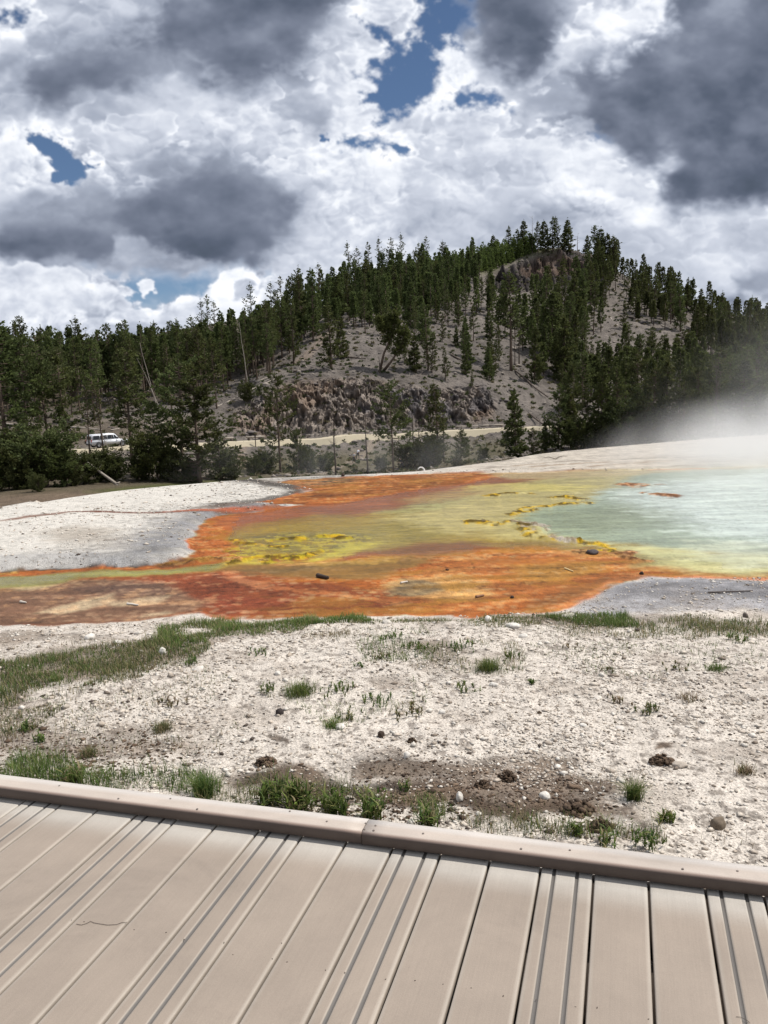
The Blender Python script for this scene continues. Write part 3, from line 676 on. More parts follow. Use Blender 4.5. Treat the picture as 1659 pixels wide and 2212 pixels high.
def ground_near_mat():
    m = M('sinter_ground'); v = m.coord(); c = m.attr('Col'); wet = m.attr('wet', 'Fac')
    n1 = m.noise(v, 14, 6, .7); n2 = m.noise(v, 90, 5, .7); vo = m.voro(v, 60)
    k = m.ramp(n1, [(.3, .80), (.7, 1.14)]); c1 = m.mix(c, k, 1.0, 'MULTIPLY')
    k2 = m.ramp(n2, [(.36, .50), (.5, 1.0), (.66, 1.28)]); c2 = m.mix(c1, k2, m.math('MULTIPLY_ADD', wet, -.85, .95), 'MULTIPLY')
    m.set(Base_Color=c2, Roughness=m.math('MULTIPLY_ADD', wet, -.50, .92), Specular_IOR_Level=.15)
    h = m.math('ADD', m.math('MULTIPLY', n2, .6), m.math('MULTIPLY', vo, .5)); h = m.math('ADD', h, n1)
    b = m.n('ShaderNodeBump'); b.inputs['Distance'].default_value = .012
    m.l(m.math('MULTIPLY_ADD', wet, -.8, .9), b.inputs['Strength']); m.l(h, b.inputs['Height']); m.l(b.outputs[0], m.b.inputs['Normal'])
    return m.m
def ground_far_mat():
    m = M('hillside_earth'); v = m.coord(); c = m.attr('Col')
    n1 = m.noise(v, .55, 8, .72); n2 = m.noise(v, 2.4, 6, .75)
    k = m.ramp(n1, [(.3, .68), (.5, 1.0), (.7, 1.25)]); c1 = m.mix(c, k, .9, 'MULTIPLY')
    c1 = m.mix(c1, m.ramp(n2, [(.34, .45), (.46, 1.0), (.7, 1.2)]), .8, 'MULTIPLY')
    m.set(Base_Color=c1, Roughness=.95, Specular_IOR_Level=.2, Normal=m.bump(m.math('ADD', n2, n1), .9, .5))
    return m.m
def water_mat():
    m = M('spring_water'); v = m.coord(scale=(1, 1, 1)); c = m.attr('Col')
    n1 = m.noise(m.coord(scale=(.5, 1.9, 1)), 4.5, 4, .6, .6); n2 = m.noise(m.coord(scale=(.55, 2.2, 1)), 17, 3, .6, .4)
    k = m.ramp(n1, [(.35, .92), (.65, 1.06)]); c1 = m.mix(c, k, .9, 'MULTIPLY')
    m.set(Base_Color=c1, Roughness=.12, Specular_IOR_Level=.22, IOR=1.33)
    h = m.math('ADD', m.math('MULTIPLY', n1, 1.0), m.math('MULTIPLY', n2, .35))
    m.set(Normal=m.bump(h, .35, .03))
    return m.m
MAT_NEAR, MAT_FAR, MAT_WATER = ground_near_mat(), ground_far_mat(), water_mat()
V = np.stack([XN, YN, ZN], -1).reshape(-1, 3)
me = mesh_np('ground', V, grid_faces(len(R_NEAR), len(AZ)), MAT_NEAR, True, CN.reshape(-1, 3), {'wet': WG.ravel()})
tag(link('ground', me), 'pale mineral terrace with orange microbial mats and foreground gravel', kind='structure')
# water: the faces that lie under the spring, on a sheet a few millimetres up
ws = WN > .86
Fg = grid_faces(len(R_NEAR), len(AZ)); keep = ws.ravel()[Fg].all(1); Fw = Fg[keep]
used = np.unique(Fw); remap = np.full(len(V), -1); remap[used] = np.arange(len(used))
cnt = np.bincount(Fw.ravel(), minlength=len(V))[used]
Vw = V[used].copy(); Vw[:, 2] = np.where(cnt < 4, -.004, .004)
me = mesh_np('hot_spring_water', Vw, remap[Fw], MAT_WATER, True, CN.reshape(-1, 3)[used])
tag(link('water', me), 'shallow steaming spring water, amber at the rim and turquoise in the pool', kind='structure')

# ---- far terrain colours
def paint_far(X, Y, Z):
    r = np.hypot(X, Y); n = fbm(X*.05, Y*.05, 121, 5); n2 = fbm(X*.4, Y*.4, 122, 4)
    C = np.empty(X.shape+(3,)); C[:] = S(128,120,113)
    C *= .92*(1+.30*n+.34*n2+.35*fbm(X*1.1, Y*1.1, 123, 3))[..., None]
    def pm(P, col, soft, k=1., r0=60, r1=420):
        a = pix_mask(X, Y, ZF0, P, soft)*k*((r > r0) & (r < r1)); C[:] = C*(1-a[..., None])+np.asarray(col)*a[..., None]*(1+.2*n2)[..., None]
    x, y, d = dir_pix(np.stack([X, Y, ZF0-EYE], -1))
    t = sstep(150, 60, r); C[:] = C*(1-t[..., None])+np.asarray(S(112,100,76))*t[..., None]
    pm([(-200,1140),(-200,1075),(0,1070),(160,1062),(260,1055),(300,1075),(100,1110)], S(134,116,98), 8, .95, 40, 100)
    pm([(180,1062),(300,1050),(420,1040),(560,1032),(560,1050),(300,1070)], S(92,100,48), 6, .9, 40, 120)
    pm([(500,990),(800,975),(1100,950),(1100,1010),(500,1030)], S(104,98,72), 16, .8, 100, 165)
    pm([(-60,905),(300,905),(460,900),(460,945),(-60,975)], S(112,100,84), 14, .7, 110, 170)
    pm([(1120,560),(1060,590),(1000,600),(1000,570),(1100,545),(1200,530),(1290,535),(1200,545)], S(112,112,80), 8, .8, 300, 420)
    pm([(650,700),(560,800),(300,880),(0,900),(0,700),(600,600)], S(84,74,58), 20, .8, 140, 420)
    pm([(860,955),(900,880),(925,900),(900,945)], S(96,120,60), 8, .0)
    # foot paths
    def path(P, w, col, k=.8):
        W = np.array([hit(*p)[:2] for p in P]); q = line_d(X+n2*.5, Y+n2*.5, W); a = (1-sstep(w*.5, w*1.3, q))*k
        C[:] = C*(1-a[..., None])+np.asarray(col)*a[..., None]
    path([(690,1023),(730,1008),(768,996),(786,984),(800,965),(812,947)], .9, S(158,144,128))
    path([(515,1010),(520,985),(528,965)], .8, S(150,134,120))
    path([(640,785),(665,765),(690,740),(700,718)], 1.8, S(158,142,128), .7)
    # cliff: rusty and dark blocks
    cb = cauli(_u*.22+n, ZF*.34, 131, 3); cc = fbm(_u*.13, Z*.2, 133, 4)
    rock = np.asarray(S(160,148,138))*(1+.4*n2)[..., None]
    rust = np.asarray(S(160,138,120)); dk = np.asarray(S(124,120,122))
    a = sstep(-.02, .30, cc-.0005*(x-720)*sstep(700, 1000, x)); rock = rock*(1-a[..., None]*.75)+rust*a[..., None]*.75
    b = sstep(.05, .35, fbm(_u*.3, Z*.4, 134, 4)+.0012*(x-860)); rock = rock*(1-b[..., None]*.8)+dk*b[..., None]*.8
    C[:] = C*(1-MC[..., None])+rock*MC[..., None]
    sc = np.asarray(S(82,76,74))*(1+.6*fbm(_u*.5, Z*.06, 135, 4))[..., None]
    rr = sstep(.1, .3, fbm(_u*.12, Z*.15, 136, 3)+.25*np.exp(-((x-1138)/30)**2-((y-598)/22)**2)); sc = sc*(1-.7*rr[..., None])+np.asarray(S(124,104,90))*.7*rr[..., None]
    C[:] = C*(1-MS[..., None])+sc*MS[..., None]
    return np.clip(C, .01, .8)
CF = paint_far(XF, YF, ZF)
Vf = np.stack([XF, YF, ZF], -1).reshape(-1, 3)
me = mesh_np('hillside', Vf, grid_faces(len(R_FAR), len(AZ)), MAT_FAR, False, CF.reshape(-1, 3))
HILL = link('hill', me); tag(HILL, 'grey earth hillside with rock cut and summit scarp', kind='structure')

# ---- road: a pale gravel track carried on the slope
def ribbon(P, w, lift, n=14):
    W = np.array([(*hit(*p)[:2],) for p in P]); pts = []
    for i in range(len(W)-1):
        for t in np.linspace(0, 1, n, endpoint=False): pts.append(W[i]*(1-t)+W[i+1]*t)
    pts = np.array(pts+[W[-1]]); ker = np.ones(9)/9
    sm = np.stack([np.convolve(np.pad(pts[:, k], 4, 'edge'), ker, 'valid') for k in (0, 1)], -1)
    return sm
ROAD = ribbon([(-90,988),(0,985),(60,981),(120,977),(235,971),(330,966),(420,962),(500,959),(560,957),(640,953),(720,949),(800,943),(880,939),(950,934),(1020,931),(1090,928),(1150,926),(1210,922)], 3, .1)
def road_pt(x):
    """point of the road in the column of grid position x, and its heading"""
    gx = np.array([dir_pix(np.array([p[0], p[1], terr_z(*p)-EYE]))[0] for p in ROAD]); i = int(np.argmin(abs(gx-x)))
    a = ROAD[max(i-3, 0)]; b = ROAD[min(i+3, len(ROAD)-1)]; h = math.atan2(b[1]-a[1], b[0]-a[0])
    return ROAD[i], h
zr = np.array([terr_z(*p) for p in ROAD]); zr = np.convolve(np.pad(zr, 8, 'edge'), np.ones(17)/17, 'valid')
def build_road():
    bm = bmesh.new(); prev = None
    for i, p in enumerate(ROAD):
        a = ROAD[max(i-1, 0)]; b = ROAD[min(i+1, len(ROAD)-1)]; t = (b-a)/np.linalg.norm(b-a); nrm = np.array([-t[1], t[0]])
        row = []
        for s, dz in ((-3.0, -1.6), (-1.9, .0), (-.8, .05), (.8, .05), (1.9, .02), (2.9, -.9)):
            row.append(bm.verts.new((p[0]+nrm[0]*s, p[1]+nrm[1]*s, zr[i]+.30+dz)))
        if prev:
            for k in range(5): bm.faces.new((prev[k], row[k], row[k+1], prev[k+1]))
        prev = row
    me = bpy.data.meshes.new('road'); bm.to_mesh(me); bm.free()
    me.materials.append(plain('road_gravel', S(198,186,160), .95, .15, .8, bump=.2)); return me
tag(link('road', build_road()), 'narrow pale gravel road along the foot of the rock cut', kind='structure')
# ------------------------------------------------------------------ boardwalk
def comp_mat(name='composite_board', GX=190, GY=5):
    m = M(name); v = m.coord(); c = m.attr('Col')
    n = m.noise(v, 3, 6, .6); f = m.noise(m.coord(scale=(1, 1, 1)), 260, 3, .6)
    k = m.ramp(n, [(.3, .88), (.7, 1.05)]); c1 = m.mix(c, k, 1., 'MULTIPLY')
    gl = m.noise(m.coord(scale=(GX, GY, 1)), 1.0, 6, .65); c1 = m.mix(c1, m.ramp(gl, [(.3, .955), (.5, 1.0), (.7, 1.03)]), 1., 'MULTIPLY')
    sc = m.noise(m.coord(scale=(1, 1, 1)), 1.1, 7, .72, 1.2); c1 = m.mix(c1, m.ramp(sc, [(.32, .86), (.45, 1.0), (.66, 1.05)]), 1., 'MULTIPLY')
    du = m.voro(m.coord(scale=(1, 1, 1)), 38, 'F1'); c1 = m.mix(c1, m.ramp(du, [(.05, .72), (.10, 1.0)]), m.ramp(m.noise(v, 6, 2), [(.5, 0.), (.68, .6)]), 'MULTIPLY')
    c1 = m.mix(c1, m.ramp(f, [(.3, .94), (.7, 1.05)]), 1., 'MULTIPLY')
    m.set(Base_Color=c1, Roughness=m.math('MULTIPLY_ADD', n, .2, .42), Specular_IOR_Level=.4, Normal=m.bump(m.math('ADD', f, gl), .20, .0022))
    return m.m
BW = .1683; U0 = -.083
def build_boardwalk():
    root = empty('boardwalk'); tag(root, 'beige composite boardwalk with grooved boards and a low edge rail', 'boardwalk')
    root.rotation_euler = (0, 0, -R_(16.45))       # local x along the rail, local y along the boards
    m = comp_mat(); V, Fc, Cc = [], [], []
    lr = np.random.default_rng(5)
    base = S(172,157,142)*.93; pale = S(214,209,200); edgec = S(182,170,156); groove = S(112,107,102); dark = S(60,54,50)
    ys = np.r_[-.75, np.linspace(-.4, 2.2, 14), np.linspace(2.28, 2.575, 12)]
    for k in range(-26, 22):
        u0 = U0+k*BW; g = .0066+.0009*lr.random()
        a, b = u0+g*.5, u0+BW-g*.5; w = b-a; gr = (k % 3 == 2)
        dz = lr.normal()*.0008; yend = 2.55+lr.normal()*.002
        prof = [(0, -.03, dark), (0, -.006, edgec), (.0012, -.002, edgec), (.0042, 0, edgec), (.014, .0003, base*.995)]
        if gr:
            for c in (.255, .705):
                x = w*c; gw = .0050
                prof += [(x-gw-.006, .0003, base*1.01), (x-gw-.0015, 0, edgec*.98), (x-gw, -.0042, groove), (x+gw, -.0042, groove), (x+gw+.0015, 0, edgec*.97), (x+gw+.006, .0003, base*1.02)]
        else: prof += [(w*.5, .0004, base)]
        prof += [(w-.014, .0003, base*.995), (w-.0042, 0, edgec), (w-.0012, -.002, edgec), (w, -.006, edgec), (w, -.03, dark)]
        off = len(V); n = len(prof); tone = 1+lr.normal()*.016
        for yy in ys:
            y = min(yy, yend)
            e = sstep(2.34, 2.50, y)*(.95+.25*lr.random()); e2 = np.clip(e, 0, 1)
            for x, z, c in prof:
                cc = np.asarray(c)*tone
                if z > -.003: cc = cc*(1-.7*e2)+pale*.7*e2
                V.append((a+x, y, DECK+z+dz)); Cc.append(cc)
        for i in range(len(ys)-1):
            for j in range(n-1):
                q = off+i*n+j; Fc.append((q, q+1, q+n+1, q+n))
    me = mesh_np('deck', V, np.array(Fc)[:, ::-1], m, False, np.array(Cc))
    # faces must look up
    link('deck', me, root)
    # joists under the boards
    V2, F2 = [], []
    def box(x0, x1, y0, y1, z0, z1):
        o = len(V2)
        V2.extend([(x0,y0,z0),(x1,y0,z0),(x1,y1,z0),(x0,y1,z0),(x0,y0,z1),(x1,y0,z1),(x1,y1,z1),(x0,y1,z1)])
        for f in ((0,3,2,1),(4,5,6,7),(0,1,5,4),(1,2,6,5),(2,3,7,6),(3,0,4,7)): F2.append(tuple(o+i for i in f))
    mj = plain('joist_wood', S(92,80,70), .9); box(-4.4, 3.6, 0, .05, -.12, DECK-.032); jm = mesh_np('joist', V2, F2, mj)
    for y in (-.6, .2, 1.2, 2.15, 2.53): link('joist', jm, root, (0, y, 0))
    # rail in two lengths with worn rounded edges
    mr = comp_mat('rail_composite', 5, 190)
    top = S(204,190,177); side = S(94,81,73); light = S(216,208,200)  # side colour has the shade of the upright faces painted in
    p = on_plane(785, 1792, DECK+.055)[:2]; uj = p@RD
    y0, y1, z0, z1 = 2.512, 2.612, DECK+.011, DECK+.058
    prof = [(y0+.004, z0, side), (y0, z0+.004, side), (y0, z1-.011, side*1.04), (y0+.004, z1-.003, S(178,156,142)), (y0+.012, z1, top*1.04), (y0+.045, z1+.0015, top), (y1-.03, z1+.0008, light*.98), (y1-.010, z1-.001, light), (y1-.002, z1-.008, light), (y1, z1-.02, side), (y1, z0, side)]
    for s, (a, b) in enumerate(((-4.6, uj-.0012), (uj+.0012, 3.8))):
        xs = np.linspace(a, b, 60); V, Fc, Cc = [], [], []
        nn = len(prof); w = Noise(77+s)
        for x in xs:
            wob = float(w(np.array([x*2.0]), np.array([.3]))[0])*.0012+(.0 if s == 0 else -.0015)
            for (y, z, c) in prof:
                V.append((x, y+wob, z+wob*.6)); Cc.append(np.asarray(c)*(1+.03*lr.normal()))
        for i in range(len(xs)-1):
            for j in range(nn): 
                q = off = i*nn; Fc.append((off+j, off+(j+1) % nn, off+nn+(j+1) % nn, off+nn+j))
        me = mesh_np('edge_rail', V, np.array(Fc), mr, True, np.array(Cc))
        bm = bmesh.new(); bm.from_mesh(me)
        bm.verts.ensure_lookup_table()
        bm.faces.new([bm.verts[i] for i in range(nn)]); bm.faces.new([bm.verts[(len(xs)-1)*nn+i] for i in range(nn)][::-1])
        bmesh.ops.recalc_face_normals(bm, faces=bm.faces[:]); bm.to_mesh(me); bm.free()
        rail = link('edge_rail', me, root)
        if s == 0: rails = [rail]
        else: rails.append(rail)
    # screws along the rail (grid positions on its top)
    ms = plain('screw_metal', S(158,146,138), .5, .2, 40, .6)
    bm = bmesh.new(); bmesh.ops.create_cone(bm, cap_ends=True, segments=10, radius1=.0042, radius2=.0036, depth=.003)
    bmesh.ops.create_cone(bm, cap_ends=True, segments=8, radius1=.0016, radius2=.0016, depth=.0036)
    sm = bpy.data.meshes.new('screw'); bm.to_mesh(sm); bm.free(); sm.materials.append(ms)
    zs = DECK+.0602
    for x, y in [(128,1697),(254,1726),(368,1725),(426,1747),(626,1752),(706,1774),(790,1778),(811,1783),(803,1800),(779,1803),(914,1800),(1124,1840),(1231,1836),(1476,1887),(1593,1881)]:
        q = on_plane(x, y, zs); u, d = q[:2]@RD, q[:2]@BD
        if d < y0+.012 or d > y1-.008: d = min(max(d, y0+.016), y1-.012)
        link('screw', sm, rails[0 if u < uj else 1], (u, d, zs-.0008))
    # pale scrape on the rail edge and spacer blocks below the rail
    V2.clear(); F2.clear(); box(0, .09, 2.53, 2.60, DECK, DECK+.0112); sb = mesh_np('spacer_block', V2, F2, plain('spacer', S(92,82,74), .9))
    for u in np.arange(-4.3, 3.6, 1.2): link('spacer_block', sb, root, (u, 0, 0))
    V2.clear(); F2.clear(); box(0, .09, 2.38, 2.47, -.3, DECK-.034); pm_ = mesh_np('post', V2, F2, plain('post_wood', S(98,84,70), .9))
    for u in np.arange(-4.2, 3.6, 1.6): link('post', pm_, root, (u, 0, 0))
    return root
build_boardwalk()
for bmobj in [o for o in bpy.data.objects if o.name.startswith('deck')]:
    bm = bmesh.new(); bm.from_mesh(bmobj.data); up = sum(f.normal.z*f.calc_area() for f in bm.faces)
    if up < 0: bmesh.ops.reverse_faces(bm, faces=bm.faces[:])
    bm.to_mesh(bmobj.data); bm.free()
# ------------------------------------------------------------------ trees
def leaf_mat(name, tint, var=.35):
    m = M(name); c = m.attr('Col'); oi = m.n('ShaderNodeObjectInfo')
    hs = m.n('ShaderNodeHueSaturation'); m.l(c, hs.inputs['Color'])
    m.l(m.math('MULTIPLY_ADD', oi.outputs['Random'], .035, .483), hs.inputs['Hue'])
    m.l(m.math('MULTIPLY_ADD', oi.outputs['Random'], var, 1-var*.5), hs.inputs['Value'])
    c2 = m.mix(hs.outputs[0], tint, 1.0, 'MULTIPLY')
    m.set(Base_Color=c2, Roughness=.75, Specular_IOR_Level=.25)
    tr = m.n('ShaderNodeBsdfTranslucent'); m.l(c2, tr.inputs[0]); mx = m.n('ShaderNodeMixShader'); mx.inputs[0].default_value = .38
    m.l(m.b.outputs[0], mx.inputs[1]); m.l(tr.outputs[0], mx.inputs[2]); m.l(mx.outputs[0], m.out.inputs[0]); return m.m
LEAF = leaf_mat('pine_needles', (1.0, 1.0, 1.0))
BARK = plain('pine_bark', S(108,92,78), .95, .35, 2.5, bump=.4, bdist=.05)
DEAD = plain('weathered_wood', S(168,158,146), .9, .3, 3, bump=.3, bdist=.03)
DARKW = plain('dark_wood', S(92,80,70), .9, .35, 3, bump=.3, bdist=.03)

class Bag:
    """collects tapered tubes and needle tufts into arrays"""
    def __init__(s): s.V = []; s.F = []; s.C = []; s.n = 0
    def tube(s, P, R, k=6, col=(1, 1, 1)):
        P = np.asarray(P, float); T = np.gradient(P, axis=0); T /= np.linalg.norm(T, axis=1, keepdims=True)+1e-9
        ref = np.array([0, 0, 1.]) if abs(T[0, 2]) < .8 else np.array([1., 0, 0])
        for i in range(len(P)):
            a = np.cross(T[i], ref); a /= np.linalg.norm(a); b = np.cross(T[i], a)
            for j in range(k):
                t = 2*math.pi*j/k; s.V.append(P[i]+R[i]*(math.cos(t)*a+math.sin(t)*b)); s.C.append(col)
        for i in range(len(P)-1):
            for j in range(k):
                o = s.n+i*k; s.F.append((o+j, o+(j+1) % k, o+k+(j+1) % k, o+k+j))
        for e in (0, len(P)-1):
            o = s.n+e*k; q = [o+j for j in range(k)]
            for j in range(1, k-2, 2): s.F.append((q[0], q[j], q[j+1], q[j+2] if j+2 < k else q[j+1]) if e else (q[0], q[(j+2) % k], q[j+1], q[j]))
        s.n += len(P)*k
    def mesh(s, name, mat, smooth=True):
        return mesh_np(name, s.V, [f if len(set(f)) == 4 else f for f in s.F], mat, smooth, np.array(s.C) if mat is LEAF else None)
def tuft_arrays(P, D, L, r, base, bias=.35, nb=4, wd=.24):
    """needle tufts at points P pointing along D: each a fan of nb narrow kite blades"""
    n = len(P); Vs, Cs = [], []
    for b in range(nb):
        d = D+r.normal(0, .55, (n, 3))+np.array([0, 0, bias]); d /= np.linalg.norm(d, axis=1, keepdims=True)
        ref = r.normal(0, 1, (n, 3)); s = np.cross(d, ref); s /= np.linalg.norm(s, axis=1, keepdims=True)+1e-9
        l = (L*r.uniform(.6, 1.25, n))[:, None]; w = l*wd
        Vs.append(np.stack([P, P+d*l*.5+s*w, P+d*l, P+d*l*.5-s*w], 1))
    V = np.concatenate(Vs, 0); c = base*r.uniform(.72, 1.32, (len(V), 1)); c = np.repeat(c[:, None, :], 4, 1).reshape(-1, 3)
    return V.reshape(-1, 3), c
def make_pine(seed, H=14., kind='lodge'):
    r = np.random.default_rng(seed); tr = Bag(); TP, TD, TL = [], [], []
    P = dict(lodge=dict(c0=.34, R=.115, up=.30, per=5, sp=.42, prof='lodge', tl=.34, dens=1.0),
             thin=dict(c0=.55, R=.085, up=.35, per=4, sp=.5, prof='lodge', tl=.30, dens=.75),
             fir=dict(c0=.03, R=.17, up=.10, per=7, sp=.36, prof='cone', tl=.36, dens=1.15),
             slim=dict(c0=.10, R=.115, up=.15, per=6, sp=.38, prof='cone', tl=.30, dens=1.1),
             broad=dict(c0=.05, R=.25, up=.34, per=6, sp=.50, prof='pyr', tl=.26, dens=2.1, tone=.78),
             open=dict(c0=.28, R=.20, up=.12, per=4, sp=.60, prof='round', tl=.27, dens=1.7),
             bush=dict(c0=.02, R=.48, up=.55, per=9, sp=.30, prof='round', tl=.24, dens=2.1, tone=.78))[kind]
    bend = r.normal(0, .012, 2)*H
    def axis(z): t = z/H; return np.array([bend[0]*t*t*2, bend[1]*t*t*2, z])
    rb = H*.0125+.03
    zz = np.linspace(-.4, H*.985, 12); tr.tube([axis(z) for z in zz], [rb*(1-.93*max(z, 0)/H) for z in zz], 7)
    h = H*P['c0']; lop = r.uniform(0, 2*math.pi); base = np.array([.086, .102, .034])*P.get('tone', 1)
    while h < H*.985:
        t = (h-H*P['c0'])/(H*(1-P['c0']))
        if P['prof'] == 'cone': w = (1-t)**.85*min(1, t*8+.45)
        elif P['prof'] == 'pyr': w = (1-t)**.62*min(1, .7+t*2)
        elif P['prof'] == 'lodge': w = min(1, (t*3.2+.42))*(1-t)**.62*1.15
        else: w = math.sqrt(max(0, 1-(max(t-.28, 0)/.74)**1.9))*min(1, .62+t*1.6)
        n = max(3, int(P['per']*r.uniform(.6, 1.3)))
        for k in range(n):
            if r.random() < .20: continue
            a = r.uniform(0, 2*math.pi); Lb = H*P['R']*w*r.uniform(.32, 1.38)*(1+.22*math.cos(a-lop))+.22
            if r.random() < .06: Lb *= 1.35
            up = P['up']*r.uniform(.1, 1.6)-.14*(1-t); o = axis(h+r.uniform(-.12, .12)*P['sp']*2)
            dirv = np.array([math.cos(a), math.sin(a), up]); m = 5; s = np.linspace(0, 1, m)
            pts = np.array([o+dirv*Lb*q+np.array([0, 0, .22*Lb*q*q-.08*Lb*math.sin(q*3)]) for q in s])
            if Lb > .5: tr.tube(pts[:4], [max(.012, rb*.28*(1-.7*q)) for q in s[:4]], 3)
            nt = max(3, int(Lb*5.6*P['dens']))
            q = r.uniform(.22, 1, nt)**.75; idx = np.clip(q*(m-1), 0, m-1.001); i = idx.astype(int); f = (idx-i)[:, None]
            p = pts[i]*(1-f)+pts[i+1]*f+r.normal(0, 1, (nt, 3))*np.array([.16, .16, .09])*(.4+Lb*.30)
            TP.append(p); TD.append(np.repeat((dirv*.9)[None], nt, 0)); TL.append(np.full(nt, P['tl']*(.8+.4*min(1, Lb))))
        h += P['sp']*r.uniform(.7, 1.3)*(1-.45*t)
    p = axis(H*.99)+r.normal(0, .07, (14, 3))*np.array([1, 1, 5]); TP.append(p); TD.append(np.tile([0, 0, 1.], (14, 1))); TL.append(np.full(14, .26))
    if kind in ('lodge', 'thin', 'open'):           # bare dead limbs below the crown
        for _ in range(int(10+6*(kind == 'open'))):
            z = r.uniform(.12, P['c0']+.08)*H; a = r.uniform(0, 6.28); L = r.uniform(.4, 1.5); o = axis(z)
            e = o+np.array([math.cos(a)*L, math.sin(a)*L, r.uniform(-.35, .25)*L]); tr.tube([o, (o+e)/2+r.normal(0, .05, 3), e], [.028, .018, .008], 3)
    V, C = tuft_arrays(np.concatenate(TP), np.concatenate(TD), np.concatenate(TL), r, base)
    # whole clumps lean lighter (new growth) or darker
    cl = fbm(V[:, 0]*.9+seed, V[:, 2]*.9+V[:, 1]*.7, 200+seed, 3); C = C*(1+.45*cl[:, None])*np.array([1, 1, 1])+np.clip(cl, 0, 1)[:, None]*np.array([.018, .012, .0])
    n = len(V)//4; crown = mesh_np('crown', V, np.arange(n*4).reshape(n, 4), LEAF, False, np.clip(C, .01, .25))
    trunk = mesh_np('trunk', tr.V, tr.F, BARK, True)
    return crown, trunk, H
def make_snag(seed, H=10., nb=16, lean=.03, r0=.14, mat=None, twig=1.):
    r = np.random.default_rng(seed); b = Bag(); zz = np.linspace(-.3, H, 9); ln = r.normal(0, lean, 2)
    ax = lambda z: np.array([ln[0]*z*z/H+.05*math.sin(z), ln[1]*z*z/H, z])
    b.tube([ax(z) for z in zz], [r0*(1-.85*max(z, 0)/H) for z in zz], 6)
    for _ in range(nb):
        z = r.uniform(.3, .97)*H; a = r.uniform(0, 6.28); L = r.uniform(.3, 1.1)*twig*(1.2-z/H*.6); o = ax(z); d = np.array([math.cos(a), math.sin(a), r.uniform(-.1, .9)])
        m = o+d*L*.5+r.normal(0, .06, 3); e = o+d*L+np.array([0, 0, .2*L]); b.tube([o, m, e], [r0*.25, r0*.15, .01], 4)
        if L > .7: b.tube([m, m+r.normal(0, .35, 3)+np.array([0, 0, .2])], [.02, .008], 3)
    return b.mesh('dead_tree', mat or DEAD)
VAR = {}
def variant(kind, i):
    if (kind, i) not in VAR: VAR[(kind, i)] = make_pine(300+i*17+sum(map(ord, kind)), {'bush': 4.5, 'fir': 9., 'slim': 10., 'broad': 12., 'open': 13.}.get(kind, 15.), kind)
    return VAR[(kind, i)]
NT = [0]
def tree(x, y, ytop, kind, label, group=None, var=None, rmin=60, sx=1., rz=None, cat='tree', lean=0):
    """a pine whose foot stands where grid position (x, y) meets the ground"""
    X, Y, Z, D = hit(x, y, rmin); Hm = (y-ytop)/PF*math.hypot(D, 0)
    cr, tk, H0 = variant(kind, (NT[0]*7+3) % {'lodge': 4, 'thin': 3, 'fir': 3, 'slim': 3, 'broad': 3, 'open': 2, 'bush': 2}[kind] if var is None else var)
    NT[0] += 1; s = Hm/H0
    o = empty('shrub' if cat == 'shrub' else 'pine_tree', (X, Y, Z-.1), random.uniform(0, 6.28) if rz is None else rz); w = random.uniform(.86, 1.14)*sx
    o.scale = (s*w, s*w, s); o.rotation_euler[0] = random.gauss(0, .018)+lean; o.rotation_euler[1] = random.gauss(0, .018)
    tag(o, label, cat, group)
    link('crown', cr, o); link('trunk', tk, o); return o
def snag(x, y, ytop, label, seed, rmin=60, r0=.13, nb=16, mat=None, tilt=(0, 0), twig=1., lean=.03, group=None):
    X, Y, Z, D = hit(x, y, rmin); H = (y-ytop)/PF*D
    me = make_snag(seed, H, nb, lean, r0, mat, twig); me.name = 'dead_tree'
    o = link('dead_tree', me, None, (X, Y, Z-.1), (tilt[0], tilt[1], 0)); tag(o, label, 'dead tree', group); return o

# --- single trees one can point to
tree(850,1019,826,'open','tall open-crowned pine with dark trunk at the foot of the trail slope',sx=1.0,var=0)
tree(948,1002,832,'lodge','narrow dark pine rising in front of the road right of the open-crowned pine',sx=1.15,var=1)
tree(959,998,872,'thin','slender pine growing close against the right side of the narrow dark pine',var=2)
tree(606,1020,812,'open','straggly half-bare pine with a leafy low tuft in front of the rock cut',sx=.85,var=1)
tree(646,1018,925,'broad','low bushy pine at the foot of the straggly half-bare pine',sx=.9,var=0)
tree(432,1044,800,'broad','big bushy dark green pine at the right end of the left grove',sx=1.55,var=1)
tree(396,1036,785,'open','tall pine with loose crown behind the big bushy dark pine',sx=1.1,var=0)
tree(478,1036,925,'broad','squat bushy pine nearest the bare slope at the end of the left grove',sx=1.2,var=2)
tree(288,1026,768,'lodge','tall pointed pine right of the white van in the left grove',sx=1.35,var=2)
tree(228,1018,838,'thin','thin half-dead pine standing in front of the white van',var=0)
tree(196,1020,850,'thin','slim ragged pine crossing the rear of the white van',var=1)
tree(112,1010,742,'open','tall spreading pine with bare lower limbs on the left of the van',var=0,sx=.85)
tree(70,1020,760,'open','tall pine with pale dead limbs near the left edge',var=1,sx=.85)
tree(20,1030,730,'lodge','dense tall pine cut by the left edge of the view',var=0,sx=1.3)
tree(150,1015,775,'open','crooked pine between the spreading pine and the white van',var=1,sx=.8)
tree(340,1032,880,'open','short loose pine between the pointed pine and the big bushy pine',var=1,sx=.9)
tree(995,1005,926,'broad','small rounded pine left of the white terrace rim',sx=1.2,var=2)
tree(1114,987,846,'fir','open dark fir-shaped pine standing alone by the white terrace rim',sx=1.0,var=0)
tree(1152,985,925,'broad','low round pine beside the lone pine on the terrace rim',sx=1.1,var=1)
tree(1104,801,600,'lodge','tall pine with thick bare trunk on the open slope above the rock cut',sx=1.2,var=3,rmin=175)
tree(1154,826,712,'fir','dense pointed young pine on the grey slope right of the tall bare trunk',sx=1.0,var=1,rmin=175)
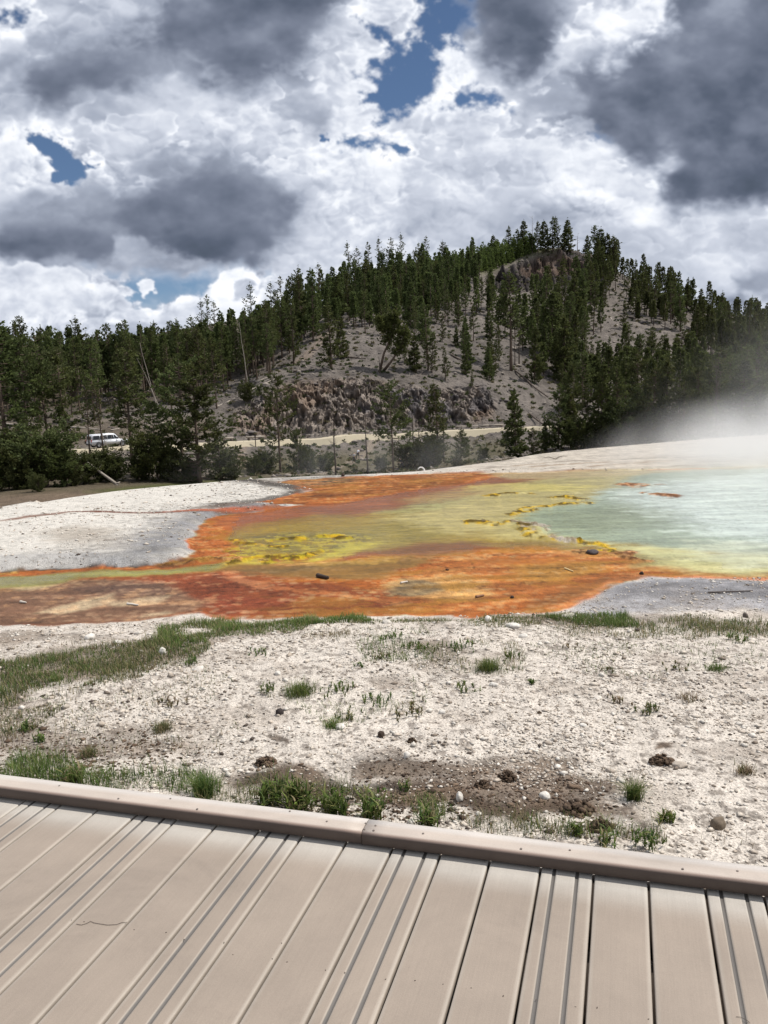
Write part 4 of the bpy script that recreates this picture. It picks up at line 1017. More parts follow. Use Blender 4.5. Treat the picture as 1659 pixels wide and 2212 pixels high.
tree(1057,823,753,'fir','small dense pine at the top of the rock cut',sx=1.1,var=2,rmin=172)
tree(1078,778,716,'slim','small slim pine behind the small dense pine above the rock cut',rmin=185)
tree(716,802,668,'slim','dense narrow pine beside the worn trail above the rock cut',sx=1.3,rmin=175,var=0)
tree(736,775,690,'fir','short full pine just right of the narrow pine by the worn trail',sx=.9,rmin=180,var=1)
tree(962,822,752,'slim','young pine just above the rock cut near its middle',rmin=172,sx=1.1)
tree(925,800,662,'lodge','medium pine on the open slope right of the forked pine',rmin=175,sx=1.2)
tree(874,782,740,'slim','tiny pine on the bare slope beside the forked pine',rmin=175)
tree(1020,838,800,'slim','tiny sapling on the right end of the rock cut top',rmin=172)
tree(537,868,832,'bush','little round pine on the crest left of the rock cut',rmin=150,sx=.8)
tree(560,855,835,'bush','stunted pine on the slope edge above the rock cut left end',rmin=150,sx=.7,var=1)
for x, y, yt, k, l in [(1206,972,836,'broad','dark bushy pine at the left end of the right-hand grove by the rim'),(1232,968,842,'broad','deep green bushy pine second from the left in the rim grove'),
        (1176,972,912,'bush','low bush of pine left of the rim grove'),(1262,966,850,'broad','broad pine with gap-toothed crown in the rim grove'),
        (1300,962,795,'broad','tallest broad pine near the middle of the rim grove'),(1334,958,800,'open','loose tall pine above the yellow-green bushes of the rim grove'),
        (1372,955,842,'broad','mid-height pine right of the yellow-green bushes'),(1408,952,806,'open','loose pine half veiled by thin steam'),
        (1440,950,790,'broad','tall full pine behind the thin steam'),(1478,948,835,'broad','rounded pine standing in the steam'),
        (1520,944,850,'broad','pine with pale tips veiled by the steam'),(1560,942,838,'open','grey-green pine in the drifting steam'),
        (1600,940,790,'broad','tall pale pine veiled by steam near the right edge'),(1640,938,830,'broad','steam-veiled pine beside the right edge'),
        (1690,936,800,'broad','pine cut off by the right edge of the view')]:
    tree(x, y, yt, 'lodge' if k == 'open' else ('fir' if (x % 4) == 0 else k), l, 'pines of the grove along the terrace rim', sx=random.uniform(1.0, 1.3))
for x, y, yt, l in [(1358,957,884,'bright yellow-green pine bush in front of the rim grove'),(1322,960,900,'olive pine bush left of the bright yellow-green bush'),(1392,955,895,'dull green pine bush right of the bright yellow-green bush'),
        (1248,970,915,'dark low bush under the broad pines of the rim grove'),(1440,950,905,'grey-green bush at the edge of the steam'),(1290,965,920,'low olive bush squeezed between the rim pines'),
        (880,1012,962,'low bush right of the open-crowned pine trunk'),(920,1008,958,'olive bush behind the open-crowned pine, right of its trunk'),(940,1004,950,'bush at the foot of the narrow dark pine'),
        (700,1018,985,'low grey-green bush below the trail'),(575,1022,980,'low bush at the foot of the straggly pine'),(665,1020,975,'rounded bush left of the bare pole'),(545,1025,992,'small bush by the left foot path'),
        (1045,992,970,'small bush between the rounded pine and the lone pine'),(820,1018,990,'tiny bush left of the open-crowned pine')]:
    tree(x, y, yt, 'bush', l, 'low pine bushes at the forest edge', sx=random.uniform(.9, 1.3), cat='shrub')
for i, (x, y, yt) in enumerate([(20,1058,985),(62,1056,1000),(104,1052,955),(150,1050,1012),(-20,1060,970),(184,1046,992),(250,1040,994),(300,1038,1000),(330,1038,950),(368,1038,985),(45,1040,945),(420,1042,1000),(500,1035,985),(130,1030,975),(85,1062,1030),(218,1040,984)]):
    tree(x, y, yt, 'bush', 'dense dark pine thicket at the foot of the left grove', 'thicket under the left grove', sx=random.uniform(.9, 1.3), cat='shrub')

# --- stands of look-alike trees
def inpoly(x, y, P): return bool(poly_sd(np.array([x]), np.array([y]), P)[0] > 0)
def stand(P, n, kinds, hm, label, group, rmin=60, rmax=420, sep=6., sy=.5):
    xs = [p[0] for p in P]; ys = [p[1] for p in P]; got = []; t = 0
    while len(got) < n and t < n*60:
        t += 1; x = random.uniform(min(xs), max(xs)); y = random.uniform(min(ys), max(ys))
        if not inpoly(x, y, P): continue
        if any((x-a)**2+((y-b)/sy)**2 < sep*sep for a, b in got): continue
        got.append((x, y))
    for x, y in got:
        D = hit(x, y, rmin)[3]; H = random.uniform(*hm); tree(x, y, y-H*PF/D, random.choice(kinds), label, group, rmin=rmin, sx=random.uniform(.85, 1.15))
    return got
stand([(-50,830),(100,826),(200,822),(300,812),(420,800),(500,790),(560,770),(600,800),(560,850),(470,885),(300,905),(100,915),(-50,920)], 84, ['lodge','lodge','lodge','thin'], (10.5, 15.5),
      'tall dark lodgepole pine in the dense stand on the left slope', 'dense stand on the left slope', 120, sep=13, sy=.6)
stand([(560,768),(600,745),(650,712),(700,690),(690,735),(660,775),(620,805),(575,820)], 16, ['lodge','slim','lodge'], (12, 17),
      'dark pine packed along the left side of the worn trail', 'pines along the worn trail', 150, sep=13)
stand([(600,735),(660,695),(750,650),(860,620),(960,600),(985,620),(960,660),(890,685),(800,695),(730,700),(690,690)], 40, ['lodge','slim','fir','lodge','thin'], (9, 15),
      'dark pine in the wood covering the ridge left of the summit', 'wood on the ridge left of the summit', 190, sep=13)
stand([(760,705),(840,690),(880,700),(960,665),(1000,640),(1050,650),(1080,690),(1010,720),(900,735),(800,730)], 20, ['slim','fir','lodge'], (7, 12),
      'scattered pine on the upper edge of the bare grey slope', 'scattered pines above the bare slope', 190, sep=16)
stand([(950,740),(1020,715),(1070,730),(1040,760),(980,765)], 4, ['slim','fir'], (6, 9), 'young pine on the open ground below the summit', 'young pines on the open ground', 175, sep=22)
stand([(1140,720),(1180,660),(1240,640),(1310,640),(1320,700),(1280,760),(1250,830),(1210,835),(1180,790)], 30, ['lodge','slim','fir'], (11, 17),
      'dark pine on the broken slope under the summit scarp', 'pines under the summit scarp', 175, sep=17)
stand([(1290,600),(1330,590),(1370,615),(1460,650),(1540,700),(1659,745),(1700,760),(1700,830),(1600,830),(1560,770),(1480,720),(1400,690),(1350,650),(1310,640)], 44, ['lodge','slim','fir','lodge'], (11, 17),
      'dark pine on the right shoulder of the hill', 'pines on the right shoulder', 190, sep=13)
stand([(1290,830),(1340,800),(1420,790),(1500,800),(1560,830),(1700,840),(1700,930),(1420,930),(1240,930),(1230,880)], 22, ['lodge','open','broad'], (10, 14),
      'pine behind the rim grove on the lower right slope', 'pines behind the rim grove', 130, sep=20)
stand([(850,745),(900,720),(1060,715),(1130,790),(1110,830),(1060,815),(900,812),(850,790)], 15, ['slim','fir','slim','lodge'], (4.5, 9.5), 'small conifer dotted on the bare slope above the rock cut', 'small conifers above the rock cut', 172, sep=20)
stand([(1190,850),(1290,790),(1340,720),(1330,660),(1380,720),(1300,860),(1230,900)], 9, ['slim','fir'], (5, 9), 'small conifer on the bare strip of the right slope', 'small conifers on the right bare strip', 165, sep=22)
for x, y, h in [(1068,560,11),(1098,553,14),(1118,549,12),(1130,547,13.5),(1146,546,10),(1162,545,12),(1178,544,15),(1194,543,14),(1206,542,14.5),(1220,543,14),(1229,545,13),(1270,552,10),(1284,562,15.5),(1298,572,16),(1312,585,17),(1325,596,15),(1290,590,15),(1303,600,14)]:
    X, Y, Z, D = hit(x, y, 300); tree(x, y, y-h*random.uniform(.75, 1.05)*PF/D, random.choice(['fir','slim','fir','lodge']), 'tall pine standing on the summit skyline above the scarp', 'pines on the summit skyline', rmin=300, sx=1.3)
for x, y, h in [(762,640,19),(773,640,17),(800,630,17.5),(822,625,18),(838,622,14),(850,618,17),(870,615,18),(905,605,14),(920,602,16),(547,742,17.5),(590,735,17),(612,715,16),(640,705,16),(690,690,17),(452,770,18),(440,775,17),(468,770,16)]:
    X, Y, Z, D = hit(x, y, 190); tree(x, y, y-h*PF/D*(D/260 if D < 260 else 1), 'thin', 'gaunt thin-crowned pine overtopping the ridge skyline', 'gaunt pines on the ridge skyline', rmin=190, sx=1.1)
# distant young forest on the summit ridge: reads as one mass
def young_forest():
    r = np.random.default_rng(12); V, C = [], []; k = 0
    P = [(750,650),(800,622),(900,600),(1000,572),(1060,556),(1140,540),(1170,540),(1120,560),(1060,585),(1000,600),(950,625),(860,640),(780,660)]
    while k < 520:
        x = r.uniform(740, 1180); y = r.uniform(535, 662)
        if not inpoly(x, y, P): continue
        X, Y, Z, D = hit(x, y, 230); H = r.uniform(4.5, 8.5); k += 1; n = 90
        t = r.uniform(0, 1, n)**1.2; a = r.uniform(0, 6.28, n); w = (1-t)*H*.19*r.uniform(.5, 1.1, n)+.1
        p = np.stack([X+np.cos(a)*w, Y+np.sin(a)*w, Z+t*H], 1); d = np.stack([np.cos(a), np.sin(a), .4+t], 1)
        v, c = tuft_arrays(p, d, np.full(n, .62), r, np.array([.098, .128, .034])*r.uniform(.7, 1.25), nb=2, wd=.38); V.append(v); C.append(c)
    V = np.concatenate(V); C = np.concatenate(C); n = len(V)//4
    o = link('young_forest', mesh_np('young_forest', V, np.arange(n*4).reshape(n, 4), LEAF, False, np.clip(C, .01, .25)))
    tag(o, 'distant young pine forest carpeting the ridge below the summit', 'forest', kind='stuff')
young_forest()
def wood(name, label, P, n, hm, rmin, rmax, seed, dens=260, wid=.085, kind=0):
    """a far wood in one object: every tree a thin stem with its own narrow crown of needle tufts"""
    r = np.random.default_rng(seed); V, C, TV, TF = [], [], Bag(), 0; k = 0; xs = [p[0] for p in P]; ys = [p[1] for p in P]; got = []; t0 = 0
    while k < n and t0 < n*80:
        t0 += 1; x = r.uniform(min(xs), max(xs)); y = r.uniform(min(ys), max(ys))
        if not inpoly(x, y, P): continue
        X, Y, Z, D = hit(x, y, rmin)
        if any((X-a)**2+(Y-b)**2 < 3.2 for a, b in got): continue
        got.append((X, Y)); H = r.uniform(*hm); k += 1; m = dens; c0 = r.uniform(.12, .42)
        t = c0+(1-c0)*r.uniform(0, 1, m)**.9; a = r.uniform(0, 6.28, m)+np.floor(t*14)*1.3; q = (t-c0)/(1-c0); w = np.minimum(1, q*4+.4)*(1-q)**.7*H*wid*r.uniform(.25, 1.35, m)*(1+.35*np.sin(a*2+k))+.08
        p = np.stack([X+np.cos(a)*w, Y+np.sin(a)*w, Z+t*H], 1); d = np.stack([np.cos(a), np.sin(a), np.full(m, .35)], 1)
        v, c = tuft_arrays(p, d, np.full(m, .62), r, np.array([.086, .102, .034])*r.uniform(.7, 1.25), nb=3, wd=.30)
        V.append(v); C.append(c); TV.tube([(X, Y, Z-.3), (X+r.normal(0, .1), Y, Z+H*.5), (X, Y, Z+H*.97)], [.16, .12, .03], 4)
    V = np.concatenate(V); C = np.concatenate(C); n4 = len(V)//4; F = np.arange(n4*4).reshape(n4, 4)
    o = link(name, mesh_np(name, V, F, LEAF, False, np.clip(C, .01, .25))); tag(o, label, 'forest', kind='stuff')
    o2 = link('trunks', mesh_np('trunks', TV.V, TV.F, BARK, True), o); o2['kind'] = 'stuff'
def scree():
    r = np.random.default_rng(61); V0 = np.array([[1,0,0],[-1,0,0],[0,1,0],[0,-1,0],[0,0,1.],[0,0,-.4]]); F0 = np.array([[0,2,4],[2,1,4],[1,3,4],[3,0,4],[2,0,5],[1,2,5],[3,1,5],[0,3,5]])
    V, F, C = [], [], []; VT, CT = [], []; k = 0
    jj = r.integers(0, len(AZ)-1, 42000); ii = r.integers(0, len(R_FAR)-1, 42000)
    for i, j in zip(ii, jj):
        if not (105 < R_FAR[i] < 385 and abs(math.degrees(AZ[j])) < 29): continue
        if r.random() > (R_FAR[i+1]-R_FAR[i])*.85: continue
        X, Y = XF[i, j]+r.normal(0, .3), YF[i, j]+r.normal(0, .3); z = terr_z(X, Y); rr = R_FAR[i]
        if r.random() < .62:
            s = r.lognormal(-1.45, .5)*(.7+rr/400); q = V0*(1+.3*r.normal(0, 1, (6, 1)))*np.array([s, s*.8, s*.55]); V.append(q+[X, Y, z]); F.append(F0+k*6); k += 1; C.append(np.repeat([S(*[(150,140,130),(118,110,106),(84,78,76)][r.integers(0, 3)])], 6, 0))
        else:
            n = 10; p = np.array([X, Y, z])+r.normal(0, .18, (n, 3))*np.array([1, 1, .3]); v, c = tuft_arrays(p, np.tile([0, 0, .6], (n, 1)), np.full(n, .28+rr/900), r, np.array([(.10,.105,.05),(.14,.12,.07),(.07,.085,.035)][r.integers(0, 3)]), nb=2, wd=.35); VT.append(v); CT.append(c)
    print('scree', k, len(VT))
    m = M('scree_rock'); m.set(Base_Color=m.attr('Col'), Roughness=.95)
    tag(link('scree', mesh_np('scree', np.concatenate(V), np.concatenate(F), m.m, False, np.concatenate(C))), 'loose grey scree scattered over the hillside', 'scree', kind='stuff')
    V = np.concatenate(VT); n = len(V)//4; tag(link('scrub', mesh_np('scrub', V, np.arange(n*4).reshape(n, 4), LEAF, False, np.clip(np.concatenate(CT), .01, .3))), 'sparse low scrub dotting the hillside', 'scrub', kind='stuff')
scree()
wood('forest', 'far wood filling the ridge left of the summit behind its nearer pines', [(590,735),(640,700),(690,670),(750,640),(860,612),(960,596),(1040,580),(1040,620),(1000,660),(950,690),(880,700),(800,705),(730,720),(690,715),(640,745)], 190, (5,14.5), 190, 400, 21)
wood('forest', 'far wood filling the right shoulder of the hill between its nearer pines', [(1290,600),(1330,590),(1370,612),(1460,645),(1540,690),(1660,735),(1760,760),(1760,850),(1640,850),(1560,800),(1470,740),(1400,700),(1380,740),(1360,690),(1340,640),(1310,650)], 150, (6,15), 190, 400, 22)
wood('forest', 'far wood closing the gaps deep in the left stand', [(-80,824),(100,824),(200,822),(300,812),(420,790),(500,775),(560,752),(600,760),(560,800),(470,840),(300,860),(100,870),(-80,875)], 150, (8.5,13), 150, 300, 23, 240, .07)
wood('forest', 'far scattered wood across the broken slope below the scarp', [(1030,640),(1130,680),(1170,640),(1240,640),(1300,650),(1300,720),(1250,830),(1300,860),(1250,880),(1190,850),(1150,780),(1080,720),(1020,700)], 46, (7,13), 175, 400, 24)
wood('forest', 'wood on the low slope between the rim grove and the shoulder', [(1260,850),(1300,830),(1360,770),(1420,780),(1500,790),(1560,820),(1760,840),(1760,930),(1400,930),(1260,920)], 70, (9,13), 130, 300, 25)

# --- dead trees
snag(794,1024,893,'bare straight dead pole standing right of the two climbers',401,r0=.17,nb=5,mat=DARKW,twig=.5,lean=.01)
snag(725,1026,872,'bare thin dead tree with short side twigs left of the two climbers',402,r0=.16,nb=26,mat=DARKW,twig=1.3,lean=.015)
snag(898,1010,868,'dead leaning stem right of the open-crowned pine',403,r0=.15,nb=8,mat=DARKW,tilt=(0,-.06))
snag(906,1008,890,'dead twiggy tree with broken side limbs beside the leaning stem',404,r0=.12,nb=22,mat=DARKW,twig=1.5)
snag(1546,935,792,'dead grey tree with drooping twigs rising out of the steam',405,r0=.13,nb=30,mat=DARKW,twig=1.2)
snag(1121,790,690,'bare dead tree with upswept branches beside the tall bare-trunked pine',406,rmin=175,r0=.20,nb=26,twig=2.6,mat=DARKW)
snag(1112,788,735,'short dead tree left of the upswept dead tree',407,rmin=175,r0=.16,nb=16,twig=1.8,mat=DARKW)
snag(1235,866,790,'pale crooked dead trunk among the pines of the lower right slope',408,rmin=150,r0=.14,nb=8)
snag(820,806,770,'broken dark stump between the two stems of the forked pine',409,rmin=172,r0=.2,nb=3,mat=DARKW)
snag(1408,945,905,'pale broken snag at the foot of the rim grove',410,r0=.12,nb=10)
snag(1300,872,770,'grey dead tree in the middle of the lower right slope',411,rmin=150,r0=.12,nb=18,mat=DARKW)
snag(28,1000,922,'pale dead spike near the left edge behind the thicket',412,r0=.12,nb=6)
snag(345,898,745,'pale leaning dead trunk inside the dense left stand',413,rmin=120,r0=.13,nb=4,tilt=(0,-.22))
snag(352,900,770,'second leaning dead trunk crossing the first in the left stand',414,rmin=120,r0=.1,nb=3,tilt=(0,-.30))
snag(541,862,700,'pale dead stem leaning left at the right edge of the dense stand',415,rmin=140,r0=.13,nb=5,tilt=(0,-.10))
snag(1150,546,473,'thin broken dead spire on the summit skyline',416,rmin=300,r0=.2,nb=14,twig=2)
snag(1247,548,508,'crooked dead stub on the summit skyline right of the tallest pines',417,rmin=300,r0=.2,nb=8,twig=2)
snag(757,640,545,'bare dead spike beside the gaunt ridge pines',418,rmin=230,r0=.14,nb=6,mat=DARKW)
snag(728,655,590,'thin dead needle of a tree on the left of the ridge skyline',419,rmin=230,r0=.13,nb=4,mat=DARKW)
snag(1048,975,940,'short grey snag behind the driftwood on the terrace rim',420,r0=.08,nb=6)
for i, (x, y, yt) in enumerate([(60,1010,900),(95,1008,915),(120,1008,905),(245,1005,910),(175,1030,980),(205,1032,985),(310,1000,905),(265,1010,930)]):
    snag(x, y, yt, 'pale dead sapling with forked twigs tangled in the left thicket', 430+i, r0=.09, nb=14, twig=1.7, tilt=(0, random.uniform(-.4, .4)), group='dead saplings in the left thicket')

# --- forked pine that leans to the right above the rock cut
def forked_pine():
    X, Y, Z, D = hit(820, 803, 172); root = empty('pine_tree', (X, Y, Z-.1)); tag(root, 'forked pine with two trunks leaning right above the rock cut', 'tree')
    r = np.random.default_rng(9); b = Bag(); TP, TD, TL = [], [], []; s = D/PF
    for pts in ([(0,0),(10,38),(26,70),(34,100),(36,122)], [(8,2),(24,20),(42,44),(54,66),(56,88)], [(24,66),(12,90),(8,112)]):
        P = np.array([(x*s, .3*math.sin(x), y*s) for x, y in pts]); b.tube(P, np.linspace(.34, .07, len(P)) if len(P) > 3 else np.linspace(.14, .05, len(P)), 6)
        for q in np.linspace(.42, 1, 24):
            i = min(int(q*(len(P)-1)), len(P)-2); f = q*(len(P)-1)-i; o = P[i]*(1-f)+P[i+1]*f
            for _ in range(3):
                a = r.uniform(0, 6.28); L = r.uniform(.6, 2.5)*(1.15-q*.5); d = np.array([math.cos(a), math.sin(a), r.uniform(-.1, .6)]); b.tube([o, o+d*L*.7], [.05, .015], 3)
                n = int(L*13); t = r.uniform(.25, 1, n)[:, None]; TP.append(o+d*L*t+r.normal(0, .24, (n, 3))); TD.append(np.repeat(d[None], n, 0)); TL.append(np.full(n, .42))
    V, C = tuft_arrays(np.concatenate(TP), np.concatenate(TD), np.concatenate(TL), r, np.array([.098, .118, .036])); n = len(V)//4
    link('crown', mesh_np('crown', V, np.arange(n*4).reshape(n, 4), LEAF, False, C), root); link('trunk', mesh_np('trunk', b.V, b.F, BARK, True), root)
forked_pine()
# ------------------------------------------------------------------ logs, barriers, sign, van, people
def log_between(p, q, label, r0=.16, r1=.09, nb=5, mat=None, seed=0, stub=.5, group=None, name='fallen_log', cat='log', rootball=False):
    p = np.array(p, float); q = np.array(q, float); r = np.random.default_rng(seed+900); b = Bag(); L = np.linalg.norm(q-p); n = 8
    perp = np.cross(q-p, [0, 0, 1.]); perp /= np.linalg.norm(perp)+1e-9
    T = np.linspace(0, 1, n); P = np.array([t*(q-p)+perp*math.sin(t*5+seed)*.012*L+np.array([0, 0, 1])*math.sin(t*7+seed*2)*.006*L for t in T]); b.tube(P, r0+(r1-r0)*T, 7)
    for _ in range(nb):
        t = r.uniform(.15, .97); o = t*(q-p); d = r.normal(0, 1, 3); d[2] = abs(d[2])*.8; d /= np.linalg.norm(d); l = r.uniform(.3, 1.)*stub
        b.tube([o, o+d*l*.5+r.normal(0, .04, 3), o+d*l], [r1*.45, r1*.3, .012], 4)
    if rootball:
        for k in range(7):
            a = k*.9; o = np.zeros(3); d = np.array([math.cos(a)*.2, math.sin(a)*.35, math.sin(a+1)*.45])+(p-q)/L*.35; b.tube([o, o+d*.7, o+d*1.1+r.normal(0, .08, 3)], [r0*.7, r0*.4, .02], 4)
    me = b.mesh(name, mat or DEAD); o = link(name, me, None, tuple(p)); tag(o, label, cat, group); return o
def gp(x, y, rmin=60, up=0.):
    X, Y, Z, D = hit(x, y, rmin); return np.array([X, Y, Z+up])
# the big leaning trunk in the left thicket
a = gp(250, 1048, 60, .1); D = math.hypot(a[0], a[1]); d0 = pix_dir(165, 979); h0 = math.hypot(d0[0], d0[1]); Dq = D+3
q = np.array([d0[0]/h0*Dq, d0[1]/h0*Dq, EYE+d0[2]/h0*Dq])
log_between(a, q, 'pale dead trunk leaning out of the left thicket onto the grass', .17, .07, 8, seed=1, stub=.9, rootball=True)
for i, (x0, y0, x1, y1, rm, dark, lb) in enumerate([
    (738,772,790,776,175,1,'dark charred log with a root end lying on the bare slope above the rock cut'),(634,804,672,802,165,1,'dark log at the foot of the worn trail'),
    (470,880,596,818,140,0,'long pale log marking the lower edge of the dense left stand'),(520,842,600,806,150,0,'grey log above the long pale log at the stand edge'),
    (975,768,1010,786,175,1,'dark log on the open slope above the right end of the rock cut'),(1131,677,1184,700,240,0,'long grey log below the summit scarp'),
    (1135,701,1198,707,230,0,'pale horizontal log under the long grey log'),(1112,803,1185,860,165,1,'long dark log slanting down the grey slope right of the rock cut'),
    (1428,704,1464,717,250,0,'short grey log on the right shoulder of the hill'),(1354,686,1372,688,280,1,'small dark log on the bare patch of the right slope'),
    (1458,774,1484,790,220,1,'dark log between pines on the right slope'),(1320,688,1338,712,280,0,'pale log pointing downhill on the bare right patch'),
    (1406,748,1424,760,230,0,'pale log end on the lower right shoulder'),(240,932,376,912,110,0,'long pale windfall lying across the back of the left grove'),
    (10,918,70,920,110,0,'pale windfall on the bank near the left edge'),(150,924,220,930,110,0,'grey windfall on the bank above the white van'),
    (1144,895,1184,926,150,1,'dark log low on the grey slope beside the rim grove'),(700,795,716,803,172,0,'short pale broken log at the top of the rock cut'),
    (1590,780,1650,800,230,0,'grey log on the far right slope'),(555,884,575,862,145,0,'pale branch standing against the slope left of the rock cut')]):
    a = gp(x0, y0, rm, .15); b_ = gp(x1, y1, rm, .15); s = math.hypot(*a[:2])/160
    log_between(a, b_, lb, .19*s, .10*s, 7, DARKW if dark else DEAD, i+3, .8*s, 'logs lying on the hillside')
for i, (x, y, l) in enumerate([(1060,990,'twisted pale driftwood on the terrace rim beside the rounded pine'),(1200,983,'pale branch on the rim below the dark bushy pines'),(1085,987,'heap of bleached roots at the foot of the lone pine')]):
    p = on_plane(x, y+2, .12); p = p*1.0; az = math.degrees(math.atan2(p[0], p[1]))
    b = Bag(); r = np.random.default_rng(50+i)
    for k in range(7 if i == 2 else 3):
        a = r.uniform(-.5, .5)+(3.14 if k % 2 else 0); L = r.uniform(.12, .4); e = np.array([math.cos(a)*L, math.sin(a)*.15, r.uniform(.0, .12)]); b.tube([(0, 0, 0), e*.5+[0, 0, .04], e], [.014, .012, .005], 5)
    p[2] = float(z_ground(np.array([p[0]]), np.array([p[1]]))[0])+.02
    tag(link('driftwood', b.mesh('driftwood', DEAD), None, tuple(p)), l, 'driftwood')

# log barriers along the road
def barrier(x0, x1, label):
    (p, _), (q, _) = road_pt(x0), road_pt(x1); h = math.atan2(q[1]-p[1], q[0]-p[0]); nrm = np.array([-math.sin(h), math.cos(h)])
    if nrm[1] < 0: nrm = -nrm
    a = p+nrm*2.3; c = q+nrm*2.3; L = max(2.4, np.linalg.norm(c-a)*.93); mid = (a+c)/2; i = int(np.argmin(np.hypot(*(ROAD-p).T))); j = int(np.argmin(np.hypot(*(ROAD-q).T)))
    z = (zr[i]+zr[j])/2+.32; root = empty('log_barrier', (mid[0], mid[1], z), h); tag(root, label, 'barrier', 'log barriers beside the road')
    root.rotation_euler[1] = -math.atan2(zr[j]-zr[i], np.linalg.norm(q-p))
    b = Bag(); b.tube([(-L/2, 0, .52), (0, .02, .53), (L/2, 0, .52)], [.17, .165, .15], 8); link('rail_log', b.mesh('rail_log', DEAD), root)
    for s in (-.36, .36):
        b = Bag(); b.tube([(L*s, -.28, .18), (L*s, .28, .18)], [.19, .19], 8); link('support_log', b.mesh('support_log', DARKW), root)
places = [(-14,10,'nearest the left edge beside the walker'),(494,522,'left of the sign post'),(546,588,'right of the sign post'),(664,697,'right of the straggly half-bare pine'),(710,741,'behind the thin twiggy dead tree'),(777,811,'crossed by the bare pole'),(814,844,'between the bare pole and the open-crowned pine'),
          (848,886,'behind the open-crowned pine'),(913,952,'left of the narrow dark pine'),(996,1021,'right of the narrow dark pine'),(1023,1043,'above the small rounded pine'),(1045,1065,'second from the lone rim pine'),(1067,1097,'just left of the lone rim pine')]
for x0, x1, l in places: barrier(x0, x1, 'weathered log barrier on short logs, '+l)

# sign post by the road
p, h = road_pt(535); nrm = np.array([-math.sin(h), math.cos(h)]); nrm = nrm*(-1 if nrm[1] > 0 else 1); p = p+nrm*2.6
root = empty('sign_post', (p[0], p[1], terr_z(*p)-.1)); tag(root, 'narrow brown sign post with small dark plate beside the road', 'sign post')
bm = bmesh.new(); bmesh.ops.create_cube(bm, size=1); bmesh.ops.scale(bm, vec=(.14, .14, 2.3), verts=bm.verts); bmesh.ops.translate(bm, vec=(0, 0, 1.1), verts=bm.verts); bmesh.ops.bevel(bm, geom=bm.edges[:], offset=.015, segments=2, affect='EDGES')
me = bpy.data.meshes.new('post'); bm.to_mesh(me); bm.free(); me.materials.append(DARKW); link('post', me, root)
bm = bmesh.new(); bmesh.ops.create_cube(bm, size=1); bmesh.ops.scale(bm, vec=(.26, .03, .55), verts=bm.verts); bmesh.ops.translate(bm, vec=(0, -.09, 1.95), verts=bm.verts); bmesh.ops.bevel(bm, geom=bm.edges[:], offset=.01, segments=2, affect='EDGES')
me = bpy.data.meshes.new('plate'); bm.to_mesh(me); bm.free(); me.materials.append(plain('plate_paint', S(70,56,44), .6)); link('plate', me, root)

